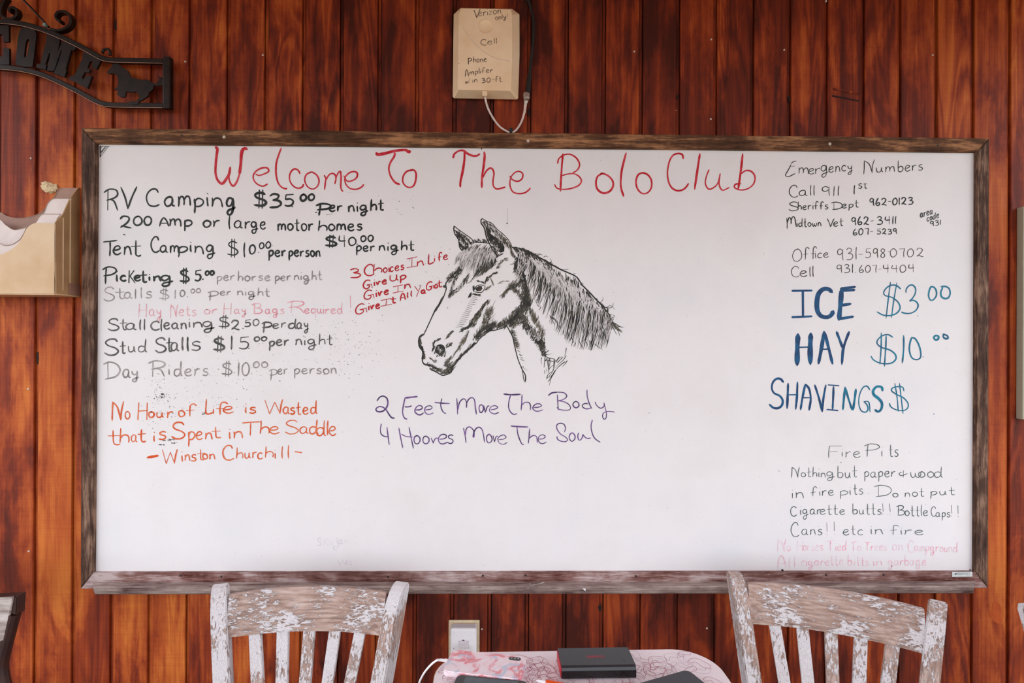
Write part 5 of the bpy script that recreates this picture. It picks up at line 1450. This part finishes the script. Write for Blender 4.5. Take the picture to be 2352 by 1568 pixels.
def crest_mesh():
    nx, z0, z1 = 16, .700, .785; w = .176; bm = bmesh.new(); rings = []
    for i in range(nx+1):
        x = -w+2*w*i/nx; y = arcy(x)-.004; r_ = []
        crown = .004*(1-(x/w)**2)
        for (dy, z) in ((0, z0-.001), (-.0015, z0+.004), (0.000, (z0+z1)/2), (.004, z1-.006+crown), (.008, z1+crown), (.020, z1-.002+crown), (.022, z1-.01+crown), (.020, z0+.003), (.016, z0-.001)):
            r_.append(bm.verts.new((x*(1-.10*(z1-z)/.36), y+dy+.20*(z-.44), z)))
        rings.append(r_)
    n = len(rings[0])
    for a, b in zip(rings, rings[1:]):
        for q in range(n): bm.faces.new((a[q], a[(q+1) % n], b[(q+1) % n], b[q]))
    bm.faces.new(rings[0]); bm.faces.new(rings[-1][::-1]); return bm_mesh(bm)
def slat_mesh(j):
    bm = bmesh.new(); x1_ = -.120+.060*j; x0_ = x1_*.66; w = .0132; rings = []
    for i in range(9):
        u = i/8; z = .455+.255*u; x = x0_+(x1_-x0_)*u; y = arcy(x1_)*(.4+.6*u)+.002+.20*(z-.44); tw = -x1_*.9
        r_ = []
        for dx, dy in ((-w, .002), (-w+.0015, 0), (w-.0015, 0), (w, .002), (w, .010), (w-.0015, .012), (-w+.0015, .012), (-w, .010)):
            r_.append(bm.verts.new((x+dx, y+dy-dx*tw*-1, z)))
        rings.append(r_)
    for a, b in zip(rings, rings[1:]):
        for q in range(8): bm.faces.new((a[q], a[(q+1) % 8], b[(q+1) % 8], b[q]))
    bm.faces.new(rings[0]); bm.faces.new(rings[-1][::-1]); return bm_mesh(bm)
def seat_mesh():
    pts = [(-.17, .045), (-.20, -.02), (-.225, -.30), (-.21, -.37), (-.16, -.395), (.16, -.395), (.21, -.37), (.225, -.30), (.20, -.02), (.17, .045)]
    return slab(pts, .425, .452, lambda x, y, z: Vector((x, y, z)), .006)
def leg_mesh(x, y, rear):
    if rear: return tube([(x, y, .44), (x*1.02, y+.01, .25), (x*1.06, y+.05, 0)], .019, 8, 2)
    return tube([(x, y, .43), (x*1.0, y, .2), (x*1.0, y, 0)], lambda u: .021-.004*u, 8, 2)
parts_ = None
def make_chair(label):
    t = empty('slat_back_chair', (0, 0, 0), label, 'chair', 0, 'weathered slat back chairs')
    for s_ in (-1, 1): link('back_post', post_mesh(s_), M['chair_v'], t, local=True)
    link('crest_rail', crest_mesh(), M['chair_h'], t, local=True, smooth=False)
    for j in range(5): link('back_slat', slat_mesh(j), M['chair_v'], t, local=True)
    link('seat', seat_mesh(), M['chair_h'], t, local=True)
    for x, y, rr_ in ((-.19, -.35, 0), (.19, -.35, 0), (-.15, .02, 1), (.15, .02, 1)): link('leg', leg_mesh(x, y, rr_), M['chair_v'], t, local=True)
    for s_ in (-1, 1): link('stretcher', tube([(s_*.19, -.35, .16), (s_*.155, .03, .16)], .010, 8, 1), M['chair_d'], t, local=True)
    link('stretcher', tube([(-.17, -.16, .16), (.17, -.16, .16)], .010, 8, 1), M['chair_h'], t, local=True)
    return t
def copy_chair(src, label):
    c_ = src.copy(); C.objects.link(c_); c_['label'] = label
    for ch in src.children: d2 = ch.copy(); C.objects.link(d2); d2.parent = c_
    return c_
ch1 = make_chair('weathered white slat back chair in front of the board, left of the table')
# place so that the two post tops stand where the photograph has them
def place(c_, pxl, pxr, dl, dr):
    a, b = dep(*pxl, dl), dep(*pxr, dr); mid_ = (a+b)/2; v = b-a; an_ = math.atan2(v.y, v.x)
    off = Vector((0, .20*.36-.012+.02, 0)); off.rotate(Matrix.Rotation(an_, 3, 'Z').to_euler())
    c_.location = (mid_.x-off.x, mid_.y-off.y, 0); c_.rotation_euler = (0, 0, an_)
place(ch1, (508, 1351), (908, 1346), 1.266, 1.280)
ch2 = copy_chair(ch1, 'weathered white slat back chair turned sideways in front of the board, right of the table'); place(ch2, (1705, 1317), (2138, 1377), 1.345, 1.208)
ch3 = copy_chair(ch1, 'weathered pale chair of which only a back post shows at the right edge'); place(ch3, (2364, 1388), (2890, 1400), 1.19, 1.15)

# dark chair at the left edge: flat grey rail on a dark bent frame
dc = empty('dark_chair', (P(-60, 1400, -.30).x, -.24, 0), 'dark wooden chair with a grey back rail at the left edge', 'chair')
YD = -.30
link('back_rail', prism([(-330,1384),(0,1372.5),(29,1370.5),(22,1408),(8,1471),(0,1473),(-330,1480)], YD, .004, bev=.001), M['grey_wood'], dc)['label'] = 'grey weathered back rail'
link('rail_edge', prism([(-330,1383),(29.5,1370),(40,1369),(37,1412),(24,1410),(8,1474),(-330,1482)], YD+.004, .022, bev=.002), M['dark_wood'], dc)
fp = [P(*q, YD+.012) for q in ((33,1408),(22,1450),(9,1500),(4,1530),(8,1560),(16,1600),(22,1700))]
link('back_post', tube(fp, lambda u: .0125, 10, 4), M['dark_wood'], dc)
fp2 = [Vector((v.x-.40, v.y, v.z)) for v in fp]; link('back_post', tube(fp2, .0125, 10, 4), M['dark_wood'], dc)
zl = fp[-1].z; xr_ = fp[-1].x
link('seat', box((xr_-.44, YD-.36, zl-.04), (xr_+.03, YD+.04, zl-.01), .006), M['dark_wood'], dc)
for x, y in ((xr_, YD+.012), (xr_-.40, YD+.012), (xr_-.02, YD-.32), (xr_-.39, YD-.32)): link('leg', tube([(x, y, zl-.03), (x, y, 0)], .016, 10, 1), M['dark_wood'], dc)
